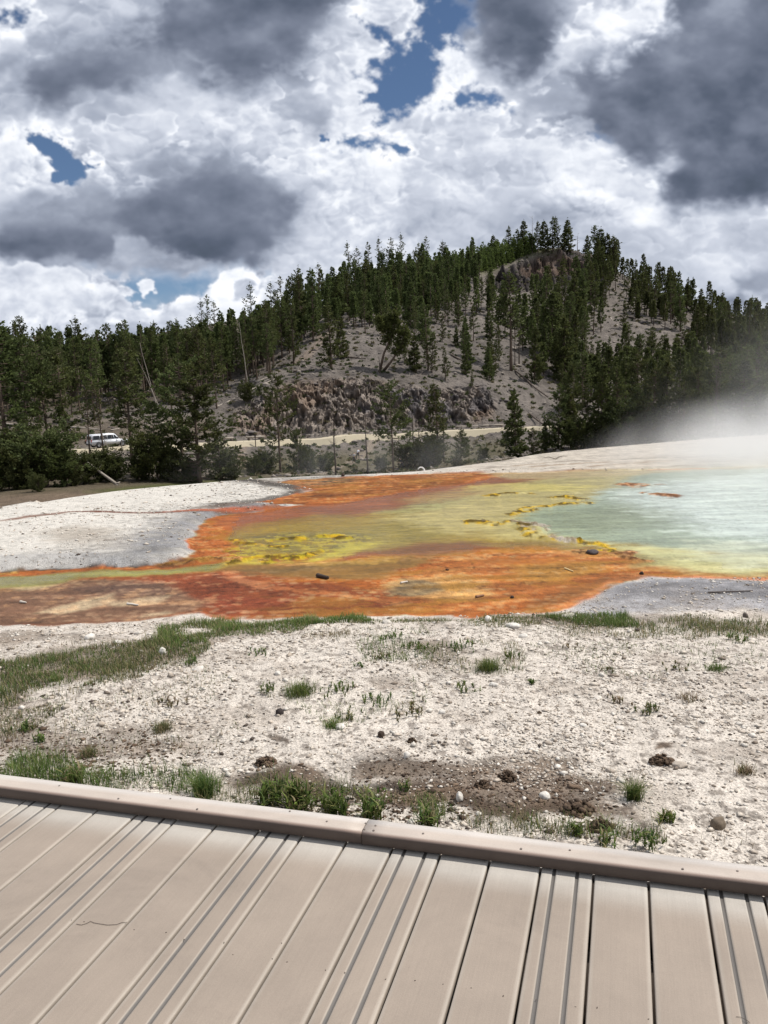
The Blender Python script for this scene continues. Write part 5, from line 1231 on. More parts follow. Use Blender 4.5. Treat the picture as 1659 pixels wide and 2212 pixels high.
# white van, nose to the right
def bm_obj(name, bm, mat, parent, smooth=False, loc=None):
    bmesh.ops.recalc_face_normals(bm, faces=bm.faces[:]); me = bpy.data.meshes.new(name); bm.to_mesh(me); bm.free(); me.materials.append(mat)
    if smooth:
        for p in me.polygons: p.use_smooth = True
    return link(name, me, parent, loc)
def prism(pts, y0, y1, bev=.0, seg=2):
    bm = bmesh.new(); a = [bm.verts.new((x, y0, z)) for x, z in pts]; b = [bm.verts.new((x, y1, z)) for x, z in pts]; n = len(pts)
    bm.faces.new(a); bm.faces.new(b[::-1])
    for i in range(n): bm.faces.new((a[i], b[i], b[(i+1) % n], a[(i+1) % n]))
    if bev: bmesh.ops.bevel(bm, geom=bm.edges[:], offset=bev, segments=seg, affect='EDGES')
    return bm
def build_van():
    p, h = road_pt(234); i = int(np.argmin(np.hypot(*(ROAD-p).T))); root = empty('white_van', (p[0], p[1], zr[i]+.36), h); root.name = 'van'
    tag(root, 'white passenger van with dark windows on the road, half hidden by the left trees', 'van')
    paint = M('van_paint'); paint.set(Base_Color=(.62, .64, .67), Roughness=.28, Specular_IOR_Level=.5); paint = paint.m
    glass = M('van_glass'); glass.set(Base_Color=(.015, .018, .02), Roughness=.06); glass = glass.m
    rub = plain('rubber', (.02, .02, .02), .8, .1); trim = plain('van_trim', (.05, .05, .055), .5, .1); chrome = M('hub'); chrome.set(Base_Color=(.55, .56, .58), Metallic=.9, Roughness=.3); chrome = chrome.m
    lower = [(-2.75,.42),(-2.80,.75),(-2.78,1.10),(1.10,1.12),(1.42,1.10),(2.35,1.02),(2.66,.92),(2.72,.60),(2.66,.40)]
    bm = prism(lower, -.98, .98, .09, 3)
    body = bm_obj('body', bm, paint, root, True)
    up = [(-2.78,1.05),(-2.66,1.78),(-2.45,1.92),(.55,1.95),(.82,1.86),(1.48,1.10),(1.2,1.0)]
    bm = prism(up, -.90, .90, .08, 3)
    for v in bm.verts: v.co.y *= 1-.10*max(0, (v.co.z-1.1)/.85)
    bm_obj('roof', bm, paint, root, True)
    for s in (-1, 1):
        for k, W in enumerate([[(-2.50,1.20),(-2.42,1.72),(-1.55,1.74),(-1.55,1.20)], [(-1.47,1.20),(-1.47,1.74),(-.45,1.75),(-.45,1.20)], [(-.37,1.20),(-.37,1.75),(.46,1.74),(.60,1.20)], [(.68,1.20),(.54,1.74),(.74,1.72),(1.18,1.22)]]):
            y = s*.93; bm = prism(W, y-.012*s-.0, y+.0, .0); 
            for v in bm.verts: v.co.y = (v.co.y*(1-.10*max(0, (v.co.z-1.1)/.85)))-s*.022+s*.0
            bm_obj('window', bm, glass, root)
    bm = prism([(.86,1.80),(.90,1.82),(1.47,1.16),(1.43,1.13)], -.74, .74, 0); bm_obj('windscreen', bm, glass, root)
    bm = prism([(-2.80,1.22),(-2.77,1.22),(-2.69,1.70),(-2.72,1.70)], -.7, .7, 0); bm_obj('rear_window', bm, glass, root)
    def wheel(x, y):
        t = empty('wheel', (x, y, .38)); t.parent = root
        bm = bmesh.new(); bmesh.ops.create_cone(bm, cap_ends=True, segments=28, radius1=.385, radius2=.385, depth=.24); bmesh.ops.rotate(bm, verts=bm.verts, matrix=Matrix.Rotation(math.pi/2, 3, 'X')); bmesh.ops.bevel(bm, geom=[e for e in bm.edges if len(e.link_faces) == 2 and e.calc_face_angle() > 1], offset=.04, segments=3, affect='EDGES'); bm_obj('tyre', bm, rub, t, True)
        bm = bmesh.new(); bmesh.ops.create_cone(bm, cap_ends=True, segments=20, radius1=.22, radius2=.19, depth=.26); bmesh.ops.rotate(bm, verts=bm.verts, matrix=Matrix.Rotation(math.pi/2, 3, 'X')); bm_obj('rim', bm, chrome, t)
    for x in (-1.75, 1.78):
        for y in (-.88, .88): wheel(x, y)
    for y in (-.98, .98):
        for x in (-1.75, 1.78):
            arc = [(x+math.cos(a)*.47, .40+math.sin(a)*.45) for a in np.linspace(0, math.pi, 12)]; bm = prism(arc, y-.012, y+.006, 0); bm_obj('wheel_arch', bm, trim, root)
    bm = prism([(2.60,.36),(2.80,.42),(2.80,.62),(2.62,.64)], -.94, .94, .03); bm_obj('front_bumper', bm, trim, root)
    bm = prism([(-2.88,.40),(-2.74,.40),(-2.74,.62),(-2.88,.60)], -.92, .92, .03); bm_obj('rear_bumper', bm, trim, root)
    lamp = M('headlight_glass'); lamp.set(Base_Color=(.7, .72, .74), Roughness=.1); tail = M('tail_light_lens'); tail.set(Base_Color=(.35, .02, .02), Roughness=.2)
    for y in (-.78, .78):
        bm = prism([(2.50,.74),(2.72,.72),(2.66,.92),(2.48,.95)], y-.16, y+.19*(1 if y > 0 else 1), .02); bm_obj('headlight', bm, lamp.m, root)
        bm = prism([(-2.83,.85),(-2.76,.85),(-2.72,1.2),(-2.80,1.2)], y+(.04 if y > 0 else -.16), y+(.17 if y > 0 else -.05), .01); bm_obj('tail_light', bm, tail.m, root)
    for y in (-1.0, 1.0):
        bm = prism([(1.02,1.18),(1.14,1.18),(1.14,1.38),(1.02,1.38)], y-.0 if y > 0 else y-.14, y+.14 if y > 0 else y, .02); bm_obj('mirror', bm, trim, root)
        bm = prism([(-2.6,.45),(-2.6,.50),(2.5,.48),(2.5,.44)], y-.01, y+.01, 0); bm_obj('side_trim', bm, trim, root)
build_van()

# people, built as one skinned body each with their clothes over it
def skin_obj(name, pts, edges, radii, mat, parent, sub=1, rootv=0):
    me = bpy.data.meshes.new(name); me.from_pydata([Vector(p) for p in pts], edges, []); me.materials.append(mat); o = link(name, me, parent)
    md = o.modifiers.new('skin', 'SKIN'); md.use_smooth_shade = True
    for i, r in enumerate(radii):
        v = me.skin_vertices[0].data[i]; v.radius = (r, r) if np.isscalar(r) else r; v.use_root = (i == rootv)
    s = o.modifiers.new('sub', 'SUBSURF'); s.levels = sub; s.render_levels = sub; return o
SKINM = plain('skin', (.42, .24, .16), .6, .1, 20, bump=0)
def person(x, y, heading, label, shirt, legs, hat=None, hair=(.03, .02, .015), stride=.22, bend=.12, rmin=60, loc=None, pack=None, shorts=False, H=1.72):
    if loc is None: X, Y, Z, D = hit(x, y, rmin); loc = (X, Y, Z)
    root = empty('person', loc, heading); tag(root, label, 'person'); k = H/1.72; root.scale = (k,)*3
    fw = bend; f = lambda z: fw*max(0, z-.95)/.6    # leans forward (+y) above the hips
    J = dict(pel=(0, 0, .96), bel=(0, f(1.12), 1.12), chest=(0, f(1.33), 1.33), neck=(0, f(1.46)+.01, 1.47), head=(0, f(1.58)+.03, 1.585), top=(0, f(1.66)+.03, 1.69))
    pts, ed, rad, ix = [], [], [], {}
    def add(n, p, r, par=None):
        ix[n] = len(pts); pts.append(p); rad.append(r)
        if par is not None: ed.append((ix[par], ix[n]))
    add('pel', J['pel'], (.15, .12)); add('bel', J['bel'], (.135, .105), 'pel'); add('chest', J['chest'], (.165, .115), 'bel'); add('neck', J['neck'], .055, 'chest'); add('head', J['head'], (.078, .095), 'neck'); add('top', J['top'], (.06, .07), 'head')
    add('nose', (0, J['head'][1]+.115, 1.575), .012, 'head'); add('chin', (0, J['head'][1]+.07, 1.515), .03, 'head')
    for s in (-1, 1):
        n = 'L' if s < 0 else 'R'; st = stride*s
        add('sh'+n, (.185*s, J['chest'][1], 1.40), .058, 'chest'); add('el'+n, (.235*s, J['chest'][1]-.05-st*.3, 1.13), .042, 'sh'+n); add('wr'+n, (.235*s, J['chest'][1]+.10-st*.8, .93), .030, 'el'+n); add('ha'+n, (.235*s, J['chest'][1]+.12-st*.85, .86), (.040, .020), 'wr'+n)
        for q in range(4):
            add('f%d%s' % (q, n), (.235*s+(q-1.5)*.004, J['chest'][1]+.095-st*.85+q*.017, .775+.008*abs(q-1.3)), .008, 'ha'+n)
        add('th'+n, (.215*s, J['chest'][1]+.17-st*.85, .835), .009, 'ha'+n)
        add('hip'+n, (.095*s, 0, .90), .088, 'pel'); add('kn'+n, (.10*s, st*.62+.05, .50), .058, 'hip'+n); add('an'+n, (.10*s, st-.04, .09), .040, 'kn'+n); add('to'+n, (.11*s, st+.14, .035), (.038, .028), 'an'+n)
    body = skin_obj('person', pts, ed, rad, SKINM, root, 1); body.name = 'body'
    def cloth(name, names, extra, mat, links):
        P = [pts[ix[n]] for n in names]; R = []
        for n in names:
            r = rad[ix[n]]; r = (r, r) if np.isscalar(r) else r; R.append((r[0]+extra, r[1]+extra))
        E_ = [(names.index(a), names.index(b)) for a, b in links]; return skin_obj(name, P, E_, R, mat, root, 1)
    ms = plain('shirt_cloth', shirt, .9, .1, 20, bump=0); mt = plain('trouser_cloth', legs, .9, .1, 20, bump=0)
    cloth('shirt', ['pel', 'bel', 'chest', 'shL', 'elL', 'shR', 'elR'], .018, ms, [('pel', 'bel'), ('bel', 'chest'), ('chest', 'shL'), ('shL', 'elL'), ('chest', 'shR'), ('shR', 'elR')])
    T = ['pel', 'hipL', 'knL', 'hipR', 'knR']; K = [('pel', 'hipL'), ('hipL', 'knL'), ('pel', 'hipR'), ('hipR', 'knR')]
    if not shorts: T += ['anL', 'anR']; K += [('knL', 'anL'), ('knR', 'anR')]
    cloth('trousers' if not shorts else 'shorts', T, .020, mt, K)
    shoe = plain('shoe_leather', (.06, .05, .05), .7, .1, bump=0)
    for n in 'LR': cloth('shoe', ['an'+n, 'to'+n], .012, shoe, [('an'+n, 'to'+n)])
    hm = plain('hair' if hat is None else 'cap_cloth', hair if hat is None else hat, .8, .1, bump=0)
    hp = [(0, J['head'][1]-.025, 1.61), (0, J['top'][1]-.02, 1.70)]; skin_obj('hair' if hat is None else 'cap', hp, [(0, 1)], [(.086, .09), (.07, .075)], hm, root, 1)
    if pack:
        mp = plain('pack_cloth', pack, .9, .1, bump=0); o = empty('backpack', loc, heading); o.scale = (k,)*3
        skin_obj('bag', [(0, J['chest'][1]-.20, 1.10), (0, J['chest'][1]-.20, 1.38)], [(0, 1)], [(.13, .08), (.12, .07)], mp, o, 1); skin_obj('strap', [(.10, J['chest'][1]-.12, 1.2), (.11, J['chest'][1]+.0, 1.50), (.10, J['chest'][1]+.13, 1.3)], [(0, 1), (1, 2)], [.012]*3, mp, o, 1, 1)
        tag(o, 'dark backpack carried by the walker at the left edge', 'backpack')
    return root
person(765,1000,-.6,'person in dark trousers and pale top climbing the foot path below the other climber',(.50,.47,.46),(.035,.03,.04),hair=(.015,.012,.012),bend=.10,rmin=120)
person(773,991,-.7,'person in white shirt and dark trousers bending forward higher on the foot path',(.85,.85,.88),(.04,.035,.05),hair=(.18,.12,.08),bend=.30,rmin=120)
person(869,1013,1.3,'person in dark clothes and white cap stooping beside the trunk of the open-crowned pine',(.05,.055,.05),(.07,.065,.06),hat=(.8,.8,.78),bend=.32,stride=.34,rmin=110)
p, h = road_pt(14); person(0,0,h-1.57,'person in grey top and dark trousers walking on the road at the left edge',(.24,.25,.28),(.05,.06,.07),hat=(.6,.62,.65),loc=(p[0], p[1], zr[int(np.argmin(np.hypot(*(ROAD-p).T)))]+.35),pack=(.05,.06,.05))
p, h = road_pt(1130); person(0,0,h+1.4,'person in blue top on the road just right of the lone rim pine',(.12,.16,.28),(.05,.05,.07),loc=(p[0], p[1], zr[int(np.argmin(np.hypot(*(ROAD-p).T)))]+.35))
# ------------------------------------------------------------------ foreground plants and stones
def zn(x, y): return z_ground(np.atleast_1d(np.asarray(x, float)), np.atleast_1d(np.asarray(y, float)))
def npt(x, y):
    p = on_plane(x, y, .08); z = float(zn(p[0], p[1])[0]); p = on_plane(x, y, z); return np.array([p[0], p[1], float(zn(p[0], p[1])[0])])
def stone_mat(name, col, va=.2, rough=.9):
    m = M(name); v = m.coord(); oi = m.attr('Col'); n = m.noise(v, 60, 5, .7)
    c = m.mix(oi, m.ramp(n, [(.3, .74), (.7, 1.15)]), 1., 'MULTIPLY'); m.set(Base_Color=c, Roughness=rough, Specular_IOR_Level=.3, Normal=m.bump(n, .5, .004)); return m.m
STONE = stone_mat('sinter_stone', None)
def ico(sub=1):
    bm = bmesh.new(); bmesh.ops.create_icosphere(bm, subdivisions=sub, radius=1); V = np.array([v.co[:] for v in bm.verts]); F = np.array([[v.index for v in f.verts] for f in bm.faces]); bm.free(); return V, F
SOILS = [[(780,1690),(860,1658),(960,1668),(1040,1680),(1120,1690),(1040,1720),(900,1730),(800,1720)], [(820,1740),(900,1725),(1060,1715),(1180,1700),(1330,1715),(1400,1750),(1380,1800),(1300,1835),(1100,1810),(900,1790)], [(430,1745),(560,1700),(700,1716),(840,1730),(960,1752),(1180,1780),(1440,1830),(1440,1850),(900,1800)],
  [(-60,1480),(0,1455),(120,1420),(260,1395),(380,1390),(440,1415),(400,1445),(260,1475),(100,1500),(-60,1520)], [(-60,1590),(60,1575),(180,1595),(390,1612),(400,1650),(260,1660),(-60,1650)]]
def gravel():
    r = np.random.default_rng(31); V0, F0 = ico(1); V0 = np.array([[1,0,0],[-1,0,0],[0,1,0],[0,-1,0],[0,0,1.],[0,0,-1]]); V0 = np.r_[V0, [[.7,.7,.3],[-.7,-.6,.35]]]; F0 = np.array([[0,6,4],[6,2,4],[2,1,4],[1,7,4],[7,3,4],[3,0,4],[0,2,6],[1,3,7],[2,0,5],[1,2,5],[3,1,5],[0,3,5]]); n = 140000
    az = np.radians(r.uniform(-34, 40, n)); rr = 3.0/np.maximum(1-r.uniform(0, 1, n)*.665, .02); rr = np.clip(rr, 2.9, 9); n2 = 34000; far_ = np.arange(n) < n2; rr = np.where(far_, r.uniform(6.2, 19, n)**1.0, rr)   # even in the picture, sparser away
    x, y = np.sin(az)*rr, np.cos(az)*rr; d = x*BD[0]+y*BD[1]
    sd = poly_sd(x, y, COMPLEX); ok = (d > 2.66) & (sd < -.02)
    ok &= np.hypot(x, y) < edge_r(np.degrees(np.arctan2(x, y))); gl = np.clip(.55+.9*fbm(x*1.3, y*1.3, 141, 4), .12, 1.3); ok &= r.uniform(0, 1, n) < gl
    x, y = x[ok], y[ok]; n = len(x); z = zn(x, y)
    s = np.clip(r.lognormal(-5.42, .52, n), .0022, .020)*(1+.10*(np.hypot(x, y)-3))
    V = np.empty((n, len(V0), 3), np.float32); a = r.uniform(0, 6.28, n); jit = r.normal(0, .17, (n, len(V0)))
    sx, sy, sz = s*r.uniform(.8, 1.5, n), s*r.uniform(.7, 1.1, n), s*r.uniform(.35, .8, n)
    P = V0[None]*(1+jit[..., None]); px = P[..., 0]*sx[:, None]; py = P[..., 1]*sy[:, None]
    V[..., 0] = px*np.cos(a)[:, None]-py*np.sin(a)[:, None]+x[:, None]; V[..., 1] = px*np.sin(a)[:, None]+py*np.cos(a)[:, None]+y[:, None]
    V[..., 2] = P[..., 2]*sz[:, None]+z[:, None]+sz[:, None]*.25
    F = (F0[None]+(np.arange(n)*len(V0))[:, None, None]).reshape(-1, 3)
    pal = np.array([S(240,232,220), S(228,216,200), S(214,200,184), S(196,182,166), S(150,136,122), S(96,84,76)]); c = pal[r.choice(6, n, p=[.28, .25, .20, .13, .09, .05])]*r.uniform(.85, 1.12, (n, 1))
    soil = np.zeros(n)
    for P in SOILS: soil = np.maximum(soil, sstep(-.1, .15, poly_sd(x+fbm(x*2, y*2, 143, 3)*.25, y+fbm(x*2, y*2, 144, 3)*.3, wpoly(P, .08))))
    br = np.array([S(104,84,68), S(130,110,92), S(84,68,56)])[r.integers(0, 3, n)]*r.uniform(.8, 1.2, (n, 1)); kk = (r.uniform(0, 1, n) < soil*.9)[:, None]; c = np.where(kk, br, c)
    me = mesh_np('gravel', V.reshape(-1, 3), F, STONE, False, np.repeat(c, len(V0), 0)); tag(link('gravel', me), 'pale crumbled sinter gravel strewn over the foreground', 'gravel', kind='stuff')
gravel()
def blob_rock(name, x, y, wpx, hpx, col, label, cat='rock', seed=0, rough=.22, group=None, sub=3, flat=1.):
    p = npt(x, y); D = math.hypot(p[0], p[1]); s = D/PF; V, F = ico(sub); sd = seed*3.1
    n = fbm(V[:, 0]*1.6+sd, V[:, 1]*1.6+V[:, 2]*1.3, 150+seed, 3); n2 = fbm(V[:, 0]*5+sd, V[:, 1]*5+V[:, 2]*4, 151+seed, 3)
    V = V*(1+rough*1.3*n+rough*.5*n2)[:, None]*np.array([wpx*s/2, wpx*s/2*.75, hpx*s*.72*flat]); C = np.asarray(col)*(1+.25*n2)[:, None]
    me = mesh_np(name, V, F, STONE, sub > 3, C); o = link(name, me, None, (p[0], p[1], p[2]+hpx*s*.22), (0, 0, seed*1.3)); tag(o, label, cat, group); return o
WH = S(240,234,224); GY = S(120,112,106); BR = S(92,76,62)
for i, (x, y, w, h, c, l) in enumerate([
    (1054,1340,22,13,WH,'blocky white stone at the water-side grass'),(1110,1354,34,9,WH,'long flat white stone right of the blocky white stone'),(1230,1332,44,9,S(206,198,186),'flat pale slab in the grass strip by the grey gravel'),
    (836,1347,26,9,S(226,218,206),'pale flat stone left of the middle grass strip'),(351,1412,16,15,WH,'upright white stone in the weedy strip on the left'),(195,1378,26,10,WH,'white stone at the left end of the grassy bank'),
    (255,1386,24,7,WH,'thin white slab beside the grassy bank'),(430,1448,30,10,S(230,222,212),'pale slab on the gravel below the weedy strip'),(600,1456,16,8,WH,'small white stone in the middle gravel'),
    (1550,1785,34,25,S(132,118,102),'round grey-brown stone on the gravel near the rail'),(735,1570,30,9,WH,'white flake low in the middle gravel'),(955,1540,16,9,WH,'white chip left of centre between tufts'),
    (993,1723,22,20,WH,'white lump of sinter above the dark soil patch'),(1178,1724,28,13,WH,'white stone at the edge of the dark soil near the rail'),(1034,1762,16,10,WH,'small white stone inside the dark soil patch'),
    (1340,1576,24,7,S(236,228,218),'flat white chip on the open gravel at the right'),(1130,1376,18,9,WH,'white chip below the long flat white stone'),(1292,1508,22,6,S(232,222,210),'flat pink-white chip left of the sparse brown weeds'),
    (1066,1481,20,9,WH,'white chip among the middle right weeds'),(880,1636,20,13,WH,'white stone below the pair of small tufts'),(1260,1568,18,6,WH,'thin white chip right of centre'),
    (604,1540,17,15,S(70,62,60),'small black clod on the middle gravel'),(824,1591,20,15,S(78,64,54),'small dark brown clod right of the middle tuft'),(1466,1655,36,10,S(196,184,170),'broad flat stone near the right edge'),
    (741,1030,9,7,S(70,58,48),'dark lump on the far terrace rim'),(1386,1240,10,7,S(72,60,52),'small dark stone at the edge of the grey gravel'),(1106,1292,9,6,S(74,60,54),'small black stone on the orange mat'),
    (1280,1196,30,8,S(92,84,84),'dark grey slab on the ochre shoal by the pool'),(966,1232,8,4,S(90,64,50),'tiny dark pebble on the orange mat'),(1610,1334,14,10,S(110,100,92),'grey stone standing at the edge of the grey gravel')]):
    blob_rock('stone', x, y, w, h, c, l, seed=i+1, group='stones scattered on the terrace')
def clod(x, y, wpx, hpx, label, seed):
    p = npt(x, y); s = math.hypot(p[0], p[1])/PF; r = np.random.default_rng(seed); V0, F0 = ico(2); Vs, Fs, Cs = [], [], []; n = 130
    for k in range(n):
        a = r.uniform(0, 6.28); q = r.uniform(0, 1)**.6; hh = (1-q*q)*r.uniform(.1, 1)
        c = np.array([math.cos(a)*q*wpx*s*.5, math.sin(a)*q*wpx*s*.38, hh*hpx*s*.75]); z = wpx*s*r.uniform(.03, .10)
        Vs.append(V0*(1+.35*r.normal(0, 1, (len(V0), 1)).clip(-1.5, 1.5))*np.array([z, z, z*.75])+c); Fs.append(F0+k*len(V0)); Cs.append(np.repeat([S(104,86,70)*r.uniform(.45, 1.4)], len(V0), 0))
    me = mesh_np('clod', np.concatenate(Vs), np.concatenate(Fs), STONE, False, np.concatenate(Cs)); tag(link('clod', me, None, tuple(p)), label, 'clod', 'clods of dark soil')
for i, (x, y, w, h, l) in enumerate([(575,1650,48,22,'clump of dry dark turf on the gravel left of the tufts'),(1430,1646,54,22,'crumbly brown clod pile on the right gravel'),(1248,1752,74,34,'large dark clod with a hollow beside it near the rail'),
        (1300,1788,60,26,'dark clod behind the leafy plants at the rail'),(1095,1680,44,28,'tall brown clod on the rim of the dark soil'),(1040,1700,34,22,'brown clod left of the tall brown clod'),
        (890,1602,22,14,'small brown lump right of the white stone'),(1165,1540,12,6,'tiny clod in the centre right gravel')]):
    clod(x, y, w, h, l, 40+i)

# grass: narrow bent blades
GRASS = leaf_mat('grass_blades', (1.25, 1.2, 1.15), .15)
def blades(P, Hh, r, colf, wd=.0022, seg=3, lean=.45, tilt=None):
    n = len(P); a = r.uniform(0, 6.28, n); L = Hh*r.uniform(.55, 1.25, n); w = wd*r.uniform(.7, 1.5, n); dx, dy = np.cos(a), np.sin(a); ln = r.uniform(.1, 1, n)*lean
    sx, sy = -dy, dx; R = []
    for k in range(seg+1):
        t = k/seg; off = L*ln*t*t; z = L*(t-.25*ln*t*t); ww = w*(1-t)**.7
        cx = P[:, 0]+dx*off; cy = P[:, 1]+dy*off; cz = P[:, 2]+z-.003
        R.append(np.stack([np.stack([cx-sx*ww, cy-sy*ww, cz], 1), np.stack([cx+sx*ww, cy+sy*ww, cz], 1)], 1))
    V = np.stack(R, 1).reshape(-1, 3); m = 2*(seg+1); F = []
    b = np.arange(n)[:, None]*m
    for k in range(seg): F.append(np.concatenate([b+2*k, b+2*k+1, b+2*k+3, b+2*k+2], 1))
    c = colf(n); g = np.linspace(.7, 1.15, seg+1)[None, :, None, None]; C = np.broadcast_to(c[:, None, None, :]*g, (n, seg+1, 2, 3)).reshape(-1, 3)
    return V, np.concatenate(F, 0), C
def gcol(kind, r):
    pal = dict(green=[(.075,.125,.03),(.10,.155,.035),(.05,.09,.025),(.15,.17,.06)], mixed=[(.08,.12,.035),(.16,.15,.07),(.26,.22,.13),(.05,.075,.025)], dry=[(.30,.25,.17),(.20,.15,.10),(.13,.10,.07),(.10,.11,.04)], fresh=[(.085,.15,.03),(.12,.18,.04),(.06,.10,.03),(.17,.18,.07),(.24,.21,.12)])[kind]
    pal = np.array(pal); return lambda n: pal[r.integers(0, len(pal), n)]*r.uniform(.75, 1.3, (n, 1))
DENS = 3.0
def strip(P, dens, h, kind, label, seed, wd=.0022, thr=-.1, sc=1.6):
    """grass over a polygon of the ground, dens blades per square metre"""
    r = np.random.default_rng(seed); W = wpoly(P, .06); lo, hi = W.min(0), W.max(0); n = int((hi-lo).prod()*dens*DENS); h = h*.80
    x = r.uniform(lo[0], hi[0], n); y = r.uniform(lo[1], hi[1], n); d = poly_sd(x+fbm(x*2, y*2, seed, 3)*.15, y+fbm(x*2, y*2, seed+1, 3)*.2, W)
    cl = fbm(x*sc*2, y*sc*2, seed+2, 4); ok = (d > 0) & (cl > thr-.25*np.clip(d, 0, .4)) & ((x*BD[0]+y*BD[1]) > 2.635) & (poly_sd(x, y, COMPLEX) < .02)
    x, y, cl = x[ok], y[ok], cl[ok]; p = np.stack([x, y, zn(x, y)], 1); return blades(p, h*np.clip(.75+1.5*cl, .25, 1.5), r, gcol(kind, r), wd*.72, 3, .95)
def merge(L):
    V, F, C, o = [], [], [], 0
    for v, f, c in L: V.append(v); F.append(f+o); C.append(c); o += len(v)
    return np.concatenate(V), np.concatenate(F), np.concatenate(C)
def add_grass(name, label, L):
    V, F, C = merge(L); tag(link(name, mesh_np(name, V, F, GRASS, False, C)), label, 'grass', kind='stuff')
add_grass('grass', 'strip of short green grass along the edge of the mats and gravel', [
    strip([(300,1396),(330,1362),(400,1336),(480,1322),(560,1338),(640,1336),(690,1332),(700,1345),(640,1366),(560,1376),(460,1392),(380,1404)], 2600, .075, 'fresh', '', 501, .0030, -.2),
    strip([(640,1340),(700,1322),(800,1322),(860,1330),(820,1342),(740,1352),(660,1360)], 2200, .06, 'green', '', 502, .0028, -.1),
    strip([(830,1342),(900,1333),(1000,1330),(1100,1332),(1180,1326),(1260,1345),(1180,1348),(1000,1346),(880,1350)], 1500, .05, 'mixed', '', 503, .0028, .0),
    strip([(1160,1332),(1210,1320),(1300,1322),(1370,1330),(1400,1350),(1330,1362),(1240,1360),(1180,1345)], 2600, .065, 'green', '', 504, .0028, -.25),
    strip([(1370,1340),(1480,1340),(1720,1352),(1720,1375),(1560,1362),(1420,1362)], 1200, .05, 'mixed', '', 505, .0028, .0),
    strip([(700,1336),(900,1328),(1200,1322),(1500,1332),(1720,1345),(1720,1380),(1400,1370),(1100,1360),(800,1354)], 1100, .055, 'mixed', '', 541, .0028, -.16),
    strip([(780,1375),(900,1360),(960,1390),(950,1440),(840,1450),(760,1440)], 620, .055, 'green', '', 542, .0028, -.02),
    strip([(560,1480),(700,1470),(900,1490),(940,1540),(700,1590),(560,1520)], 420, .05, 'green', '', 545, .0028, -.0),
    strip([(940,1400),(1120,1400),(1120,1460),(1000,1510),(930,1470)], 700, .05, 'mixed', '', 546, .0028, -.04),
    strip([(100,1500),(460,1440),(560,1500),(480,1620),(200,1650),(60,1600)], 300, .045, 'mixed', '', 547, .0024, .02),
    strip([(1160,1390),(1640,1390),(1640,1460),(1300,1480),(1160,1440)], 260, .04, 'green', '', 548, .0026, .06),
    strip([(300,1396),(420,1340),(560,1330),(660,1340),(560,1372),(420,1400)], 900, .09, 'mixed', '', 543, .0026, -.1),
    strip([(1540,1372),(1600,1366),(1640,1378),(1560,1392)], 2200, .05, 'green', '', 509, .0026, -.2),
    strip([(640,1372),(760,1365),(780,1380),(680,1390)], 1400, .035, 'dry', '', 506, .0024, .0)])
add_grass('dry_turf', 'thin weedy turf, half dry, on the left gravel', [
    strip([(-60,1440),(0,1435),(120,1408),(240,1385),(360,1382),(450,1405),(430,1440),(300,1475),(180,1500),(110,1530),(60,1585),(-60,1620)], 2200, .06, 'mixed', '', 511, .0026, -.22),
    strip([(-60,1440),(60,1425),(240,1385),(420,1375),(460,1400),(300,1450),(60,1500),(-60,1540)], 900, .06, 'green', '', 544, .0026, -.05),
    strip([(0,1380),(140,1376),(290,1392),(180,1404),(0,1400)], 700, .03, 'dry', '', 512, .002, .05),
    strip([(-60,1600),(0,1590),(120,1590),(260,1600),(390,1606),(400,1640),(260,1655),(100,1650),(-60,1630)], 1000, .045, 'dry', '', 513, .0018, .05),
    strip([(-60,1500),(60,1490),(110,1545),(90,1600),(-60,1600)], 1200, .05, 'green', '', 514, .0024, .0),
    strip([(320,1460),(420,1455),(440,1480),(330,1490)], 800, .04, 'dry', '', 515, .0018, .05),
    strip([(880,1420),(960,1412),(1060,1430),(1010,1460),(900,1460)], 900, .045, 'dry', '', 516, .0018, .0),
    strip([(1290,1500),(1400,1500),(1450,1530),(1330,1535)], 500, .045, 'dry', '', 517, .0018, .05),
    strip([(620,1350),(820,1345),(900,1380),(700,1395)], 260, .035, 'mixed', '', 518, .002, .0),
    strip([(1100,1345),(1660,1370),(1660,1460),(1200,1450),(1000,1400)], 230, .035, 'mixed', '', 519, .0018, .1),
    strip([(300,1500),(1100,1480),(1659,1540),(1659,1660),(900,1640),(300,1600)], 110, .028, 'dry', '', 520, .0015, .12),
    strip([(780,1680),(1400,1700),(1420,1800),(1000,1790),(800,1740)], 420, .045, 'dry', '', 521, .0013, .0)])
add_grass('rail_grass', 'fresh longer grass growing up against the boardwalk rail', [
    strip([(-60,1700),(-60,1625),(60,1645),(200,1668),(330,1686),(480,1708),(500,1740),(300,1735)], 2600, .12, 'green', '', 531, .0021, -.35),
    strip([(400,1745),(420,1700),(560,1706),(820,1742),(980,1762),(1180,1795),(1430,1825),(1440,1860),(960,1800),(700,1785)], 1700, .11, 'mixed', '', 532, .0018, -.30),
    strip([(840,1790),(850,1752),(960,1765),(965,1800)], 2400, .115, 'green', '', 533, .0018, -.2),
    strip([(1150,1825),(1160,1795),(1300,1805),(1440,1830),(1440,1860)], 1800, .075, 'fresh', '', 536, .0026, -.3),
    strip([(960,1800),(1000,1775),(1180,1790),(1180,1825)], 900, .08, 'mixed', '', 534, .0016, .0),
    strip([(1500,1850),(1520,1820),(1700,1850),(1700,1890)], 300, .08, 'dry', '', 535, .0012, .1)])
